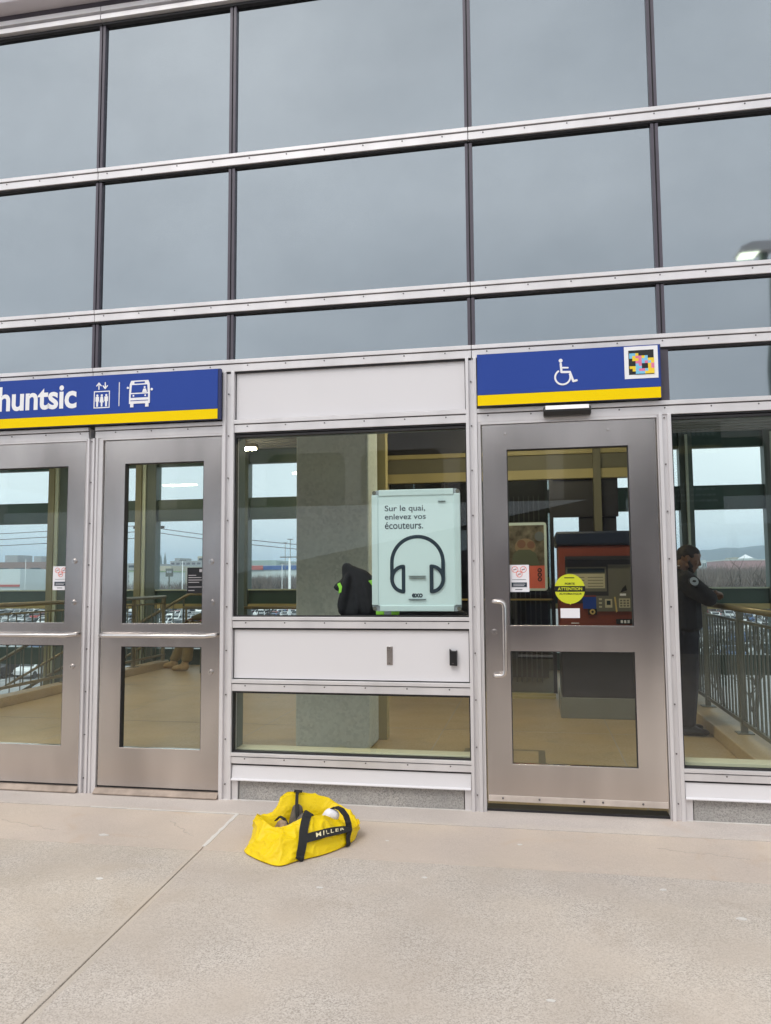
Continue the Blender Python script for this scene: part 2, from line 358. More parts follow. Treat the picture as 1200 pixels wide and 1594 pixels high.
# flat artwork laid on a facade-parallel face (u = X, v = Z), facing -Y; each piece a hair prouder than the last
class Flat(MB):
    def __init__(s, y, d=.0015): super().__init__(); s.y = y; s.k = 0; s.d = d
    def poly(s, pts, mi=0):
        s.k += 1; return s.prism(pts, s.y-s.d-.00012*s.k, s.y, 'y', mi)
    def rect(s, u0, u1, v0, v1, mi=0): return s.poly([(u0, v0), (u1, v0), (u1, v1), (u0, v1)], mi)
    def rrect(s, u0, u1, v0, v1, r, mi=0):
        p = []
        for cx, cy, a0 in ((u1-r, v1-r, 0), (u0+r, v1-r, 90), (u0+r, v0+r, 180), (u1-r, v0+r, 270)):
            p += [(cx+r*math.cos(R(a0+t)), cy+r*math.sin(R(a0+t))) for t in (0, 30, 60, 90)]
        return s.poly(p, mi)
    def disc(s, u, v, r, mi=0, n=28, rv=None):
        rv = rv or r
        return s.poly([(u+r*math.cos(2*math.pi*i/n), v+rv*math.sin(2*math.pi*i/n)) for i in range(n)], mi)
    def stroke(s, pts, wd, mi=0, cap=True):
        for a, b in zip(pts, pts[1:]):
            dx, dy = b[0]-a[0], b[1]-a[1]; l = math.hypot(dx, dy) or 1; nx, ny = -dy/l*wd/2, dx/l*wd/2
            s.poly([(a[0]-nx, a[1]-ny), (b[0]-nx, b[1]-ny), (b[0]+nx, b[1]+ny), (a[0]+nx, a[1]+ny)], mi)
        if cap:
            for p in pts: s.disc(p[0], p[1], wd/2, mi, 12)
        return s
    def arc(s, cx, cy, r, a0, a1, wd, mi=0, n=24, ry=None):
        ry = ry or r; inn = []; outp = []
        for i in range(n+1):
            t = R(a0+(a1-a0)*i/n); outp.append((cx+(r+wd/2)*math.cos(t), cy+(ry+wd/2)*math.sin(t))); inn.append((cx+(r-wd/2)*math.cos(t), cy+(ry-wd/2)*math.sin(t)))
        s.k += 1; y0, y1 = s.y-s.d-.00012*s.k, s.y
        for i in range(n):
            q = [outp[i], outp[i+1], inn[i+1], inn[i]]
            s.prism(q, y0, y1, 'y', mi)
        return s
    def outline(s, u0, u1, v0, v1, wd, mi=0):
        s.k += 1; y0, y1 = s.y-s.d-.00012*s.k, s.y
        s.box(u0, u1, y0, y1, v0, v0+wd, mi); s.box(u0, u1, y0, y1, v1-wd, v1, mi)
        s.box(u0, u0+wd, y0, y1, v0+wd, v1-wd, mi); s.box(u1-wd, u1, y0, y1, v0+wd, v1-wd, mi); return s

def text_verts(body, bold=0., extrude=.5, res=4, space=1.):
    cu = bpy.data.curves.new('t', 'FONT'); cu.body = body; cu.size = 1; cu.offset = bold; cu.resolution_u = res; cu.extrude = 0
    cu.space_character = space
    ob = bpy.data.objects.new('t', cu); col.objects.link(ob)
    dg = bpy.context.evaluated_depsgraph_get(); dg.update()
    me = bpy.data.meshes.new_from_object(ob.evaluated_get(dg))
    vs = [(v.co.x, v.co.y) for v in me.vertices]; fs = [tuple(p.vertices) for p in me.polygons]
    bpy.data.objects.remove(ob); bpy.data.curves.remove(cu); bpy.data.meshes.remove(me)
    x0 = min(v[0] for v in vs); x1 = max(v[0] for v in vs); y0 = min(v[1] for v in vs); y1 = max(v[1] for v in vs)
    return [((v[0]-x0)/(x1-x0), (v[1]-y0)/(y1-y0)) for v in vs], fs
def text(body, name, m, parent, u0, u1, v0, v1, y, bold=0., space=1., d=.001):
    """fit the word's bounding box to u0..u1, v0..v1 on the plane y, facing -Y"""
    vs, fs = text_verts(body, bold, space=space)
    b = MB(); b.add([(u0+(u1-u0)*p[0], y-d, v0+(v1-v0)*p[1]) for p in vs], fs)
    return b.build(name, m, parent, recalc=False)

# voxel-fused organic bodies
def _ico():
    bm = bmesh.new(); bmesh.ops.create_icosphere(bm, subdivisions=2, radius=1); p = [v.co.copy() for v in bm.verts]; bm.free(); return p
ICO = _ico()
def hull(bm, sph):
    for c, r in sph:
        r = (r, r, r) if isinstance(r, (int, float)) else r
        for p in ICO: bm.verts.new((c[0]+p.x*r[0], c[1]+p.y*r[1], c[2]+p.z*r[2]))
    bmesh.ops.convex_hull(bm, input=list(bm.verts), use_existing_faces=False)
def organic(name, m, parent, caps, voxel=.012, smooth=6, mats=None):
    """caps: list of [(centre, radius), ...] hulls, world coordinates"""
    off = OFF.get(parent.name, Vector((0, 0, 0))) if parent else Vector((0, 0, 0))
    parts = MB()
    for c in caps:
        bm = bmesh.new(); hull(bm, [(Vector(p)-off, r) for p, r in c])
        loose = [v for v in bm.verts if not v.link_faces]; bmesh.ops.delete(bm, geom=loose, context='VERTS')
        bm.verts.ensure_lookup_table(); bm.verts.index_update()
        parts.add([v.co.copy() for v in bm.verts], [[v.index for v in f.verts] for f in bm.faces]); bm.free()
    me = bpy.data.meshes.new(name); me.from_pydata(parts.v, [], parts.f)
    tmp = bpy.data.objects.new('tmp', me); col.objects.link(tmp)
    rm = tmp.modifiers.new('r', 'REMESH'); rm.mode = 'VOXEL'; rm.voxel_size = voxel
    sm = tmp.modifiers.new('s', 'SMOOTH'); sm.iterations = smooth; sm.factor = .5
    dg = bpy.context.evaluated_depsgraph_get(); dg.update()
    me2 = bpy.data.meshes.new_from_object(tmp.evaluated_get(dg)); me2.name = name
    bpy.data.objects.remove(tmp); me2.materials.clear(); me2.materials.append(m); me2.shade_smooth()
    o = bpy.data.objects.new(name, me2); col.objects.link(o)
    if parent: o.parent = parent; OFF[o.name] = off
    return o

# ================================================================== SETTING: deck, ground
def sheet(name, m, x0, x1, y0, y1, z, cuts=None):
    b = MB(); b.quad((x0, y0, z), (x1, y0, z), (x1, y1, z), (x0, y1, z)); o = b.build(name, m); tag(o, kind='structure'); return o
jx = lambda y: -1.66-.048*(y+.3)*-1 if False else -1.655+(-.30-y)*.0672   # the expansion joint runs slightly oblique
tag(MB().box(-40, 30, -16, -.004, -.5, -.006).build('deck_bed', M['joint']), kind='structure')
JW = .0028
def slab(name, m, pts, z=0.):
    b = MB(); b.prism(pts, -.02, z, 'z'); o = b.build(name, m, bevel=.0025); tag(o, kind='structure'); return o
slab('pavement', M['aggtan'], [(-40, -15.9), (jx(-15.9)-JW, -15.9), (jx(-.89)-JW, -.89), (-40, -.86)])
MW = .022
for sg in (-1, 1):
    slab('joint_margin', M['margin'], sorted([(jx(-15.8)+sg*(JW+.001), -15.8), (jx(-15.8)+sg*(JW+MW), -15.8), (jx(-.9)+sg*(JW+MW), -.9), (jx(-.9)+sg*(JW+.001), -.9)], key=lambda p: math.atan2(p[1]+8, p[0]-jx(-8)-sg*(JW+MW/2))), .0008)
slab('pavement', M['agg'], [(jx(-15.9)+JW, -15.9), (30, -15.9), (30, -.885), (jx(-.89)+JW, -.875)])
slab('pavement', M['apron'], [(-40, -.855), (jx(-.87)-JW, -.885), (jx(-.3)-JW, -.303), (-40, -.293)])
slab('pavement', M['apron'], [(jx(-.87)+JW, -.872), (30, -.882), (30, -.305), (jx(-.3)+JW, -.303)], .0005)
slab('pavement', M['lip'], [(-40, -.289), (30, -.299), (30, -.001), (-40, -.001)], .0015)
# white sealant left in the joint near the doors, cracks
b = MB(); random.seed(3)
pts = [(jx(y), y) for y in [-.30-.53*i/14 for i in range(15)]]
poly = [(x-.008-random.random()*.006, y) for x, y in pts]+[(x+.006+random.random()*.006, y) for x, y in reversed(pts)]
b.prism(poly, -.01, .0022, 'z')
pts = [(-2.55+.9*i/24, -.293+random.uniform(-.003, .003)) for i in range(25)]
b.prism([(x, y-.003-random.random()*.004) for x, y in pts]+[(x, y+.003+random.random()*.004) for x, y in reversed(pts)], -.01, .0020, 'z')
tag(b.build('joint_sealant', M['sealant']), kind='structure')
# pale mortar line at the foot of the wall, hairline cracks
b = MB(); n = 90
pts = [(-1.86+1.55*i/n, 0) for i in range(n+1)]
b.prism([(x, -.016) for x, _ in pts]+[(x, -.030-.022*abs(noise.noise(Vector((x*9, 1, 0))))-.008*random.random()) for x, _ in reversed(pts)], -.01, .0032, 'z')
pts = [(.76+1.2*i/n, 0) for i in range(n+1)]
b.prism([(x, -.016) for x, _ in pts]+[(x, -.028-.03*abs(noise.noise(Vector((x*9, 4, 0))))-.008*random.random()) for x, _ in reversed(pts)], -.01, .0030, 'z')
tag(b.build('mortar_line', M['sealant']), kind='structure')
b = MB()
for (x0_, y0_, x1_, y1_, s1) in ((-1.98, -.46, -1.74, -.70, 2), (-2.9, -.60, -2.5, -.72, 4), (.55, -.5, .95, -.58, 5)):
    L_ = Vector((x1_-x0_, y1_-y0_)); nn = Vector((-L_.y, L_.x)).normalized(); k = 22; pp = []
    for i in range(k+1):
        q = Vector((x0_, y0_))+L_*i/k+nn*.03*noise.noise(Vector((i*.35, s1, 0))); pp.append(q)
    b.prism([(q.x-nn.x*.00055, q.y-nn.y*.00055) for q in pp]+[(q.x+nn.x*.00055, q.y+nn.y*.00055) for q in reversed(pp)], -.004, .0016, 'z')
tag(b.build('hairline_crack', M['joint']), kind='structure')
# tiny stones, gum spots and paint specks on the pavement
b = MB()
for (x, y, r) in [(-.921, -1.237, .012), (.748, -1.265, .016), (.02, -1.984, .011), (-.10, -.55, .010), (-.75, -.6, .008), (.5, -1.02, .012), (-2.2, -.75, .02), (-1.9, -1.3, .014), (-.5, -1.05, .010), (.9, -1.7, .008)]:
    n = 9; b.prism([(x+r*(.7+.5*random.random())*math.cos(2*math.pi*i/n)*1.3, y+r*(.6+.5*random.random())*math.sin(2*math.pi*i/n)) for i in range(n)], -.005, .0019+.0001*random.random(), 'z')
tag(b.build('pavement_speck', M['sealant']), kind='stuff', label='pale gum and paint specks on the concrete pavement', cat='specks')
# far ground
sheet('ground', M['cityground'], -6000, 6000, 8.5, 7000, -7.56)
sheet('ground', M['cityground'], -6000, 6000, -6000, -16.2, -7.56)
sheet('parking_lot', M['asphalt'], -260, 90, 40, 330, -7.5)
# hills
def hill(x0, x1, y, top, seed, depth):
    b = MB(); n = 60; m_ = 8
    for j in range(m_+1):
        for i in range(n+1):
            t = i/n; e = math.sin(math.pi*t)**.35; h = top*e*(.85+.22*noise.noise(Vector((t*5, seed, 0)))+.05*noise.noise(Vector((t*60, seed, 3))))
            k = j/m_; b.v.append(Vector((x0+(x1-x0)*t, y+depth*k, -8+(h+8)*math.sin(math.pi*.5*min(1, k*1.4)) )))
    for j in range(m_):
        for i in range(n): b.f.append([j*(n+1)+i, j*(n+1)+i+1, (j+1)*(n+1)+i+1, (j+1)*(n+1)+i]); b.mi.append(0)
    return tag(b.build('hills', M['hill'], smooth=True), kind='structure')
hill(150, 2100, 3400, 172, 1.3, 900)
hill(-3600, -900, 3300, 105, 4.7, 800)

# ================================================================== THE STATION FACADE
ST = thing('station_building', 'glass and aluminium station front with blue signs above its steel doors', 'station', (0, 0, 0))
FY = -.036      # cap face
GX0, GX1 = -6.45, 4.3
vx_up = [-5.5, -4.6, -3.68, -2.76, -1.837, -.335, .735, 1.66, 3.1, 4.2]
# --- horizontal transom caps
def transom(z0, z1, x0, x1, name='transom', y=0., worn=False, gasket=True, ph=0.):
    b = MB(); h = z1-z0; f = FY+y
    b.box(x0, x1, f+.018, y+.05, z0+.004, z1-.004)
    b.box(x0, x1, f-.006, f+.018, z1-h*.31, z1)            # upper rib
    b.box(x0, x1, f, f+.018, z0, z0+h*.60)                 # lower rib
    b.box(x0+.0005, x1-.0005, f+.013, f+.0178, z0+h*.605, z1-h*.315, 3)  # groove floor coloured dark to deepen the shade between the ribs
    if gasket: b.box(x0, x1, f+.010, y+.03, z0-.011, z0, 1)  # black gasket strip, doubling as the shadow line under the cap
    x = math.ceil((x0-ph)/.245)*.245+ph
    while x < x1-.02:
        if x > x0+.02: b.tube([(x, f+.010, z0+h*.47), (x, f-.0035, z0+h*.47)], .0044, 8, 2)
        x += .245
    return b.build(name, [M['alu'], M['dark'], M['screw'], M['groove']], ST, bevel=.0012)
segs = [(-6.45, -5.202), (-5.198, -2.762), (-2.758, -.337), (-.333, 2.098), (2.102, 4.3)]
for z0, z1 in ((3.925, 4.00), (2.97, 3.043), (2.588, 2.662)):
    for a, c in segs: transom(z0, z1, a, c)
# eaves
for a, c in segs:
    b = MB()
    b.box(a, c, -.02, .05, 5.022, 5.125); b.box(a, c, -.055, -.02, 5.085, 5.118); b.box(a, c, -.055, -.02, 5.028, 5.062)
    b.box(a, c, -.03, .03, 5.004, 5.022, 1)
    b.build('eaves_band', [M['alu'], M['dark']], ST, bevel=.0015)
b = MB(); b.box(-6.5, 4.35, -.035, .25, 5.125, 5.17); b.build('eaves_shadow_gap', M['mullion'], ST)  # solid strip coloured dark for the shaded recess under the fascia
b = MB(); b.prism([(-.15, 5.17), (-.19, 5.29), (-.17, 5.31), (7.4, 5.36), (7.4, 5.17)], -6.6, 4.45, 'x'); b.build('roof_fascia', M['fascia'], ST, bevel=.004)
# --- upper dark mullions and coated panes
rows = [(2.662, 2.954), (3.043, 3.909), (4.00, 5.004)]
for z0, z1 in rows:
    for x in vx_up:
        w0 = .021 if z0 < 4.9 else .02
        b = MB(); b.box(x-w0, x-.004, -.022, .05, z0, z1); b.box(x+.004, x+w0, -.022, .05, z0, z1); b.box(x-.004, x+.004, -.012, .05, z0, z1, 1)
        b.build('mullion', [M['mullion'], M['dark']], ST)
    xs = [-6.45]+vx_up+[4.3]
    for a, c in zip(xs, xs[1:]):
        if c-a < .1: continue
        ty = [random.uniform(-.003, .003) for _ in range(4)]
        b = MB(); b.box(a+.012, c-.012, 0, .03, z0-.01, z1+.01)
        for q, vi in enumerate((0, 1, 4, 5)): b.v[vi].y += ty[q] if q < 3 else ty[1]+ty[2]-ty[0]
        b.build('coated_pane', M['coated'], ST)
# pane above the right window, sign height
for a, c in ((.755, 1.66), (1.66, 3.1)):
    b = MB(); b.box(a+.005, c-.012, 0, .03, 2.28, 2.60); b.build('coated_pane', M['coated'], ST)
for a_, c_ in ((.722, .765), (1.64, 1.68)): MB().box(a_, c_, -.022, .05, 2.285, 2.59).build('mullion', M['mullion'], ST)

# --- lower vertical posts
def post(x0, x1, z0=0., z1=2.588, ribs=2, y=0.):
    b = MB(); w0 = x1-x0; f = FY-.004+y
    b.box(x0, x1, f+.016, .06, z0, z1)
    b.box(x0, x0+w0*.28, f-.004, f+.016, z0, z1); b.box(x1-w0*.30, x1, f, f+.016, z0, z1)
    z = .09
    while z < z1:
        if z > z0+.03: b.tube([((x0+x1)/2-w0*.02, f+.014, z), ((x0+x1)/2-w0*.02, f+.006, z)], .0044, 8, 1)
        z += .262
    return b.build('post', [M['alu'], M['screw']], ST, bevel=.0015)
post(-1.873, -1.800); post(-.372, -.308); post(.698, .765, z1=2.205)
post(-2.782, -2.735, z1=2.205); post(-3.70, -3.62, z1=2.205); post(-4.60, -4.53); post(1.625, 1.695); post(3.1, 3.17); post(4.23, 4.3); post(-5.5, -5.43); post(-6.45, -6.38)
# --- lower transoms, window bay between the doors
BX0, BX1 = -1.800, -.372
transom(2.205, 2.282, BX0, BX1, y=.004); transom(1.012, 1.078, BX0, BX1, y=.004); transom(.637, .705, BX0, BX1, y=.004); transom(.213, .275, BX0, BX1, y=.004)
RX0, RX1 = .765, 1.625
transom(2.205, 2.282, -.308, 3.1, y=.004); transom(.213, .275, RX0, RX1, y=.004); transom(.213, .275, 1.695, 3.1, y=.004)
transom(2.205, 2.278, -2.735, -1.873, y=.004, ph=.1); transom(2.205, 2.278, -3.62, -2.782, y=.004, ph=.1); transom(2.205, 2.278, -4.53, -3.70, y=.004)
# white panels
def panel(x0, x1, z0, z1):
    b = MB(); b.box(x0+.006, x1-.006, -.012, .03, z0+.006, z1-.004); b.box(x0, x1, -.004, .028, z0, z1, 1)
    b.build('white_panel', [M['white'], M['dark']], ST, bevel=.002)
panel(BX0, BX1, 2.282, 2.588); panel(BX0, BX1, .705, 1.012)
# flashing and concrete plinth
for a, c in ((BX0, BX1), (RX0, RX1), (1.695, 3.1)):
    b = MB(); b.prism([(-.018, .213), (-.03, .128), (-.046, .122), (-.046, .117), (.0, .117), (.0, .213)], a+.004, c-.004, 'x'); b.build('flashing', M['white'], ST)
    b = MB(); b.box(a+.045, c-.045, -.012, .06, -.005, .118); b.build('concrete_plinth', M['plinth'], ST, bevel=.003)
    for a_ in (a+.002, c-.04): MB().box(a_, a_+.038, -.024, .05, .0, .117).build('plinth_trim', M['alu'], ST, bevel=.002)
# windows: gasket, pane, inner jambs
def window(x0, x1, z0, z1):
    b = MB(); g = .008
    for (a, c, d, e) in ((x0, x0+g, z0, z1), (x1-g, x1, z0, z1), (x0+g, x1-g, z0, z0+g), (x0+g, x1-g, z1-g*1.6, z1)): b.box(a, c, -.02, .02, d, e)
    fr = b.build('window', M['dark'], ST)
    b = MB(); b.quad((x0+g*.5, 0, z0+g*.5), (x1-g*.5, 0, z0+g*.5), (x1-g*.5, 0, z1-g*.5), (x0+g*.5, 0, z1-g*.5)); b.build('pane', M['glass'], fr)
    b = MB(); b.box(x0-.03, x0, .05, .16, z0, z1); b.box(x1, x1+.03, .05, .16, z0, z1); b.box(x0, x1, .02, .12, z1, z1+.05); b.box(x0, x1, .02, .12, z0-.05, z0)
    b.build('inner_frame', M['greenmull'], fr)
window(BX0, BX1, 1.078, 2.189); window(BX0, BX1, .275, .637); window(RX0, RX1, .275, 2.189); window(1.695, 3.1, .275, 2.189)
for a, c in ((-5.43, -4.60), (-6.38, -5.5)):
    transom(2.205, 2.28, a, c, y=.004); transom(.213, .275, a, c, y=.004); window(a, c, .275, 2.189); panel(a, c, 2.28, 2.588)
    b = MB(); b.box(a, c, -.012, .06, 0, .213); b.build('concrete_plinth', M['plinth'], ST)
# inner sills
for a, c, z in ((BX0, BX1, .252), (RX0, 3.1, .262)):
    b = MB(); b.box(a-.05, c+.05, .06, .17, z-.12, z+.032); b.build('inner_sill', M['ledge'], ST, bevel=.004)
# --- doors
def door(x0, x1, z0, z1, gx0, gx1, gz, bar=True):
    """gz: (bottom glass z0,z1, top glass z0,z1)"""
    y0, y1 = -.018, .028
    b = MB()
    b.box(x0, gx0, y0, y1, z0, z1); b.box(gx1, x1, y0, y1, z0, z1)
    b.box(gx0, gx1, y0, y1, z0, gz[0]); b.box(gx0, gx1, y0, y1, gz[1], gz[2]); b.box(gx0, gx1, y0, y1, gz[3], z1)
    lf = b.build('door', M['steel_v'], ST)
    b = MB()
    for a, c in ((gz[0], gz[1]), (gz[2], gz[3])):
        b.box(gx0, gx1, y0-.003, y0+.006, a-.004, a+.003)     # bright glazing bead
        b.box(gx0, gx0+.004, y0+.002, y1, a, c, 1); b.box(gx0+.004, gx1-.004, y0+.002, y1, c-.004, c, 1)
        b.box(gx1-.004, gx1, y0+.002, y1, a, c, 1)
    b.build('glazing_bead', [M['steel_k'], M['dark']], lf, bevel=.001)
    for a, c in ((gz[0], gz[1]), (gz[2], gz[3])):
        b = MB(); b.quad((gx0, .008, a), (gx1, .008, a), (gx1, .008, c), (gx0, .008, c)); b.build('pane', M['glass'], lf)
    return lf
def lock(lf, x, z, r=.017):
    b = MB(); b.tube([(x, -.018, z), (x, -.030, z)], [r, r*.85], 20); b.tube([(x, -.030, z), (x, -.034, z)], [r*.55, r*.5], 16); b.box(x-.0015, x+.0015, -.0352, -.034, z-.005, z+.005, 1)
    b.build('lock', [M['steel_k'], M['dark']], lf, auto=40)
def pushbar(lf, x0, x1, z):
    b = MB(); pts = [(x0, -.018, z+.004), (x0+.012, -.055, z), (x0+.05, -.075, z), (x1-.06, -.075, z), (x1-.018, -.05, z+.004), (x1-.008, -.018, z+.012)]
    b.tube(pts, .0135, 12); b.build('push_bar', M['steel_k'], lf, smooth=True)
d1 = door(-3.60, -2.806, .048, 2.190, -3.462, -2.927, (.276, .897, 1.036, 2.035)); lock(d1, -2.866, 1.425); lock(d1, -2.866, 1.165); lock(d1, -2.864, .765); pushbar(d1, -3.58, -2.815, .962)
d2 = door(-2.672, -1.885, .048, 2.186, -2.532, -2.002, (.278, .893, 1.033, 2.038)); lock(d2, -1.945, 1.412); lock(d2, -1.937, 1.165); lock(d2, -1.940, .745); pushbar(d2, -2.665, -1.893, .962)
d0 = door(-4.50, -3.72, .048, 2.190, -4.37, -3.85, (.276, .897, 1.036, 2.035)); pushbar(d0, -4.49, -3.73, .962)
d3 = door(-.282, .684, .058, 2.186, -.143, .533, (.263, .889, 1.030, 2.040)); lock(d3, -.232, .995)
for (x, z) in ((-.148, 2.135), (.428, 2.135)): MB().tube([(x, -.018, z), (x, -.024, z)], [.010, .008], 16).build('bolt_head', M['steel_k'], d3, auto=40)
b = MB(); pts = []
hx, hz0, hz1 = -.172, .752, 1.168
pts = [(-.232, -.018, hz1), (-.232, -.05, hz1), (-.222, -.062, hz1), (-.19, -.066, hz1-.002), (hx-.004, -.068, hz1-.012), (hx, -.068, hz1-.035), (hx, -.068, hz0+.035), (hx-.004, -.068, hz0+.012), (-.19, -.066, hz0+.002), (-.222, -.062, hz0), (-.232, -.05, hz0), (-.232, -.018, hz0)]
b.tube(pts, .0115, 14); b.build('pull_handle', M['steel_k'], d3, smooth=True)
b = MB(); b.box(-.278, .680, -.024, -.018, .060, .092)
for x in (-.20, .0, .24, .34, .55): b.tube([(x, -.024, .078), (x, -.028, .078)], .006, 10, 1)
b.build('kick_strip', [M['aluworn'], M['screw']], d3, bevel=.001)
# door surrounds (jamb ribs) and thresholds
def jamb(x0, x1, zt, y=0.):
    b = MB(); b.box(x0, x1, -.028, .06, 0, zt); w0 = (x1-x0)
    b.box(x0+w0*.15, x0+w0*.42, -.036, -.028, 0, zt)
    b.build('door_jamb', M['alu'], ST, bevel=.0015)
jamb(-2.735, -2.682, 2.205); jamb(-2.796, -2.782, 2.205); jamb(-1.879, -1.873, 2.205); jamb(-.308, -.290, 2.205); jamb(.690, .698, 2.205); jamb(-3.62, -3.606, 2.205); jamb(-3.715, -3.70, 2.205)
for a, c in ((-3.606, -2.796), (-2.682, -1.879)):
    b = MB(); b.box(a, c, -.03, .05, 2.192, 2.205); b.build('door_head', M['alu'], ST)
    b = MB(); b.prism([(-.06, .004), (-.06, .012), (-.03, .036), (.10, .036), (.10, .004)], a, c, 'x'); b.build('threshold', M['threshold'], ST, bevel=.002)
    b = MB(); b.box(a, c, -.01, .02, .036, .047); b.build('door_gap', M['dark'], ST)  # solid black strip drawn in place of the shaded gap
b = MB(); b.box(-.290, .690, -.03, .05, 2.190, 2.205); b.build('door_head', M['alu'], ST)
b = MB(); b.box(-.290, .690, -.006, .10, .001, .014); b.build('threshold', M['dark'], ST)  # near-black strip drawn for the dark gap under the door

# --- building envelope
b = MB(); b.box(-10.6, 4.3, .05, 7.4, 5.10, 5.16); b.box(-10.6, -10.45, .05, 7.3, -4, .4); b.box(4.3, 4.45, -.0, 7.3, -4, .4); b.box(-10.6, -10.45, .05, 7.3, 3.2, 5.1); b.box(4.3, 4.45, -.0, 7.3, 3.2, 5.1); b.box(-10.6, -6.45, -.02, .10, -.5, 5.1)
b.build('shell_wall', M['intwall'], ST)
for x in (-10.5, 4.36):  # unseen side walls, glazed to let more light into the lobby
    for y in (0.1, 2.4, 4.8, 7.1): MB().box(x-.05, x+.05, y-.06, y+.06, .4, 3.2).build('side_mullion', M['greenmull'], ST)
    for a, c in ((.16, 2.34), (2.46, 4.74), (4.86, 7.04)): MB().quad((x, a, .4), (x, c, .4), (x, c, 3.2), (x, a, 3.2)).build('side_pane', M['farglass'], ST)
b = MB(); b.box(-10.4, 4.3, .06, 7.2, 3.32, 3.40)
y = .3
while y < 6.9: b.box(-10.4, 4.3, y, y+.07, 3.29, 3.32); y += .2
for x in (-8.5, -5.6, -2.6, .4): b.box(x, x+.12, .06, 7.0, 3.18, 3.29)
b.build('ceiling_deck', M['ceil'], ST)
b = MB(); b.box(-10.4, 4.3, .052, .10, 2.62, 3.32); b.box(-10.4, 4.3, .04, .10, 2.21, 2.62); b.build('head_wall', M['ceil'], ST)

# ================================================================== INTERIOR FLOOR
b = MB()
def fl(x0, x1, y0, y1): b.box(x0, x1, y0, y1, -.25, 0.)
fl(-5.55, 1.48, .02, 7.0); fl(-10.4, -5.55, .02, .6); fl(1.48, 4.3, .02, .35)
tag(b.build('interior_floor', M['ifloor']), kind='structure')
b = MB()   # saw cuts
for y in (2.35, 4.7): b.box(-5.5, 1.4, y-.004, y+.004, -.001, .0012)
for x in (-4.0, -2.4, -.8, .6): b.box(x-.004, x+.004, .05, 6.9, -.001, .00055)
tag(b.build('floor_joint', M['joint']), kind='structure')
b = MB(); b.box(-.55, .05, 1.0, 1.62, -.001, .0025); b.box(-.50, 0., 1.05, 1.57, -.001, .004, 1)
tag(b.build('floor_hatch', [M['railpaint'], M['ifloor']]), label='flush metal framed hatch in the lobby floor behind the wheelchair door', cat='hatch')
# stair wells: lower slab and flights
b = MB(); b.box(-10.4, 4.3, 0.1, 7.0, -4.2, -4.0); tag(b.build('lower_landing', M['concdark']), kind='structure')
def stairs(name, x0, sx, y0, y1, n, label):
    b = MB()
    for i in range(n):
        xa = x0+sx*.29*i; xb = x0+sx*.29*(i+1); z = -.17*(i+1); b.box(min(xa, xb), max(xa, xb), y0, y1, z-.25, z)
    tag(b.build(name, M['ifloor']), label, 'stairs')
stairs('staircase', -5.56, -1, 5.5, 6.7, 16, 'concrete stairs descending left inside the lobby behind the left railing')
stairs('staircase', 1.62, 1, 5.5, 6.7, 9, 'concrete stairs descending right inside the lobby behind the guard')

# curbs + railings
def railing(name, label, x, y0, y1, gap, z_bot, cx0, cx1, post_ys, barr, cm=.1, pmat='railpaint'):
    t = thing(name, label, 'railing', (x, y0, 0))
    MB().box(cx0, cx1, y0-.2, y1, 0., cm).build('curb', M['ifloor'], t, bevel=.01)
    MB().tube([(x, y0, 1.05), (x, y1, 1.05)], .024, 12).build('handrail', M['railpaint'], t, smooth=True)
    MB().box(x-.015, x+.015, y0, y1, z_bot, z_bot+.03).build('bottom_rail', M[pmat], t)
    MB().box(x-.012, x+.012, y0, y1, .945, .965).build('top_rail', M[pmat], t)
    for py in post_ys:
        b = MB(); b.box(x-.022, x+.022, py-.022, py+.022, cm+.008, 1.03); b.box(x-.06, x+.06, py-.06, py+.06, cm, cm+.008); b.build('post', M[pmat], t)
    y = y0+gap
    while y < y1-.02:
        if min(abs(y-p) for p in post_ys) > .04: MB().tube([(x, y, z_bot+.03), (x, y, .945)], barr, 6).build('baluster', M['bar'], t)
        y += gap
    return t
railing('railing', 'bronze railing with thin balusters seen through the leftmost door', -5.52, .9, 6.65, .14, .17, -5.62, -5.44, (.92, 2.5, 4.1, 5.7, 6.6), .007)
railing('railing', 'grey barred railing the guard leans on beside the right window', 1.56, .45, 6.2, .105, .17, 1.40, 1.70, (.5, 2.0, 3.3, 4.7, 6.15), .009, .1, 'railgrey')
# sloping stair rails
def sloperail(label, pts, lower, n, dropz, grp=None):
    t = thing('stair_rail', label, 'handrail', pts[0])
    MB().tube(pts, .024, 10).build('handrail', M['railpaint'], t, smooth=True)
    a, c = Vector(pts[-2]), Vector(pts[-1])
    low = [Vector(p)-Vector((0, 0, lower)) for p in pts[-2:]]
    MB().tube(low, .018, 8).build('lower_rail', M['railpaint'], t, smooth=True)
    for i in range(n):
        p = a.lerp(c, (i+.5)/n); MB().tube([p, p-Vector((0, 0, dropz))], .014 if i % 4 == 0 else .007, 6).build('baluster', M['bar'], t)
sloperail('handrail sloping down along the far glass, seen through the middle-left door', [(-4.6, 6.78, 1.086), (-5.196, 6.78, 1.086), (-9.6, 6.78, -1.30)], .40, 26, .85)
sloperail('handrail sloping down on the near side of the lobby stairs, seen through the leftmost door', [(-5.7, 5.42, 1.02), (-6.0, 5.42, .95), (-9.6, 5.42, -1.02)], .40, 22, .85)
t = thing('wall_rail', 'short level bronze rail along the far glass behind the seated person', 'handrail', (-4.9, 6.7, 0))
MB().tube([(-5.25, 6.7, .885), (-2.2, 6.7, .885)], .022, 10).build('handrail', M['railpaint'], t, smooth=True)
for x in (-5.2, -4.3, -3.4, -2.4): MB().tube([(x, 6.7, 0), (x, 6.7, .88)], .018, 8).build('post', M['railpaint'], t)

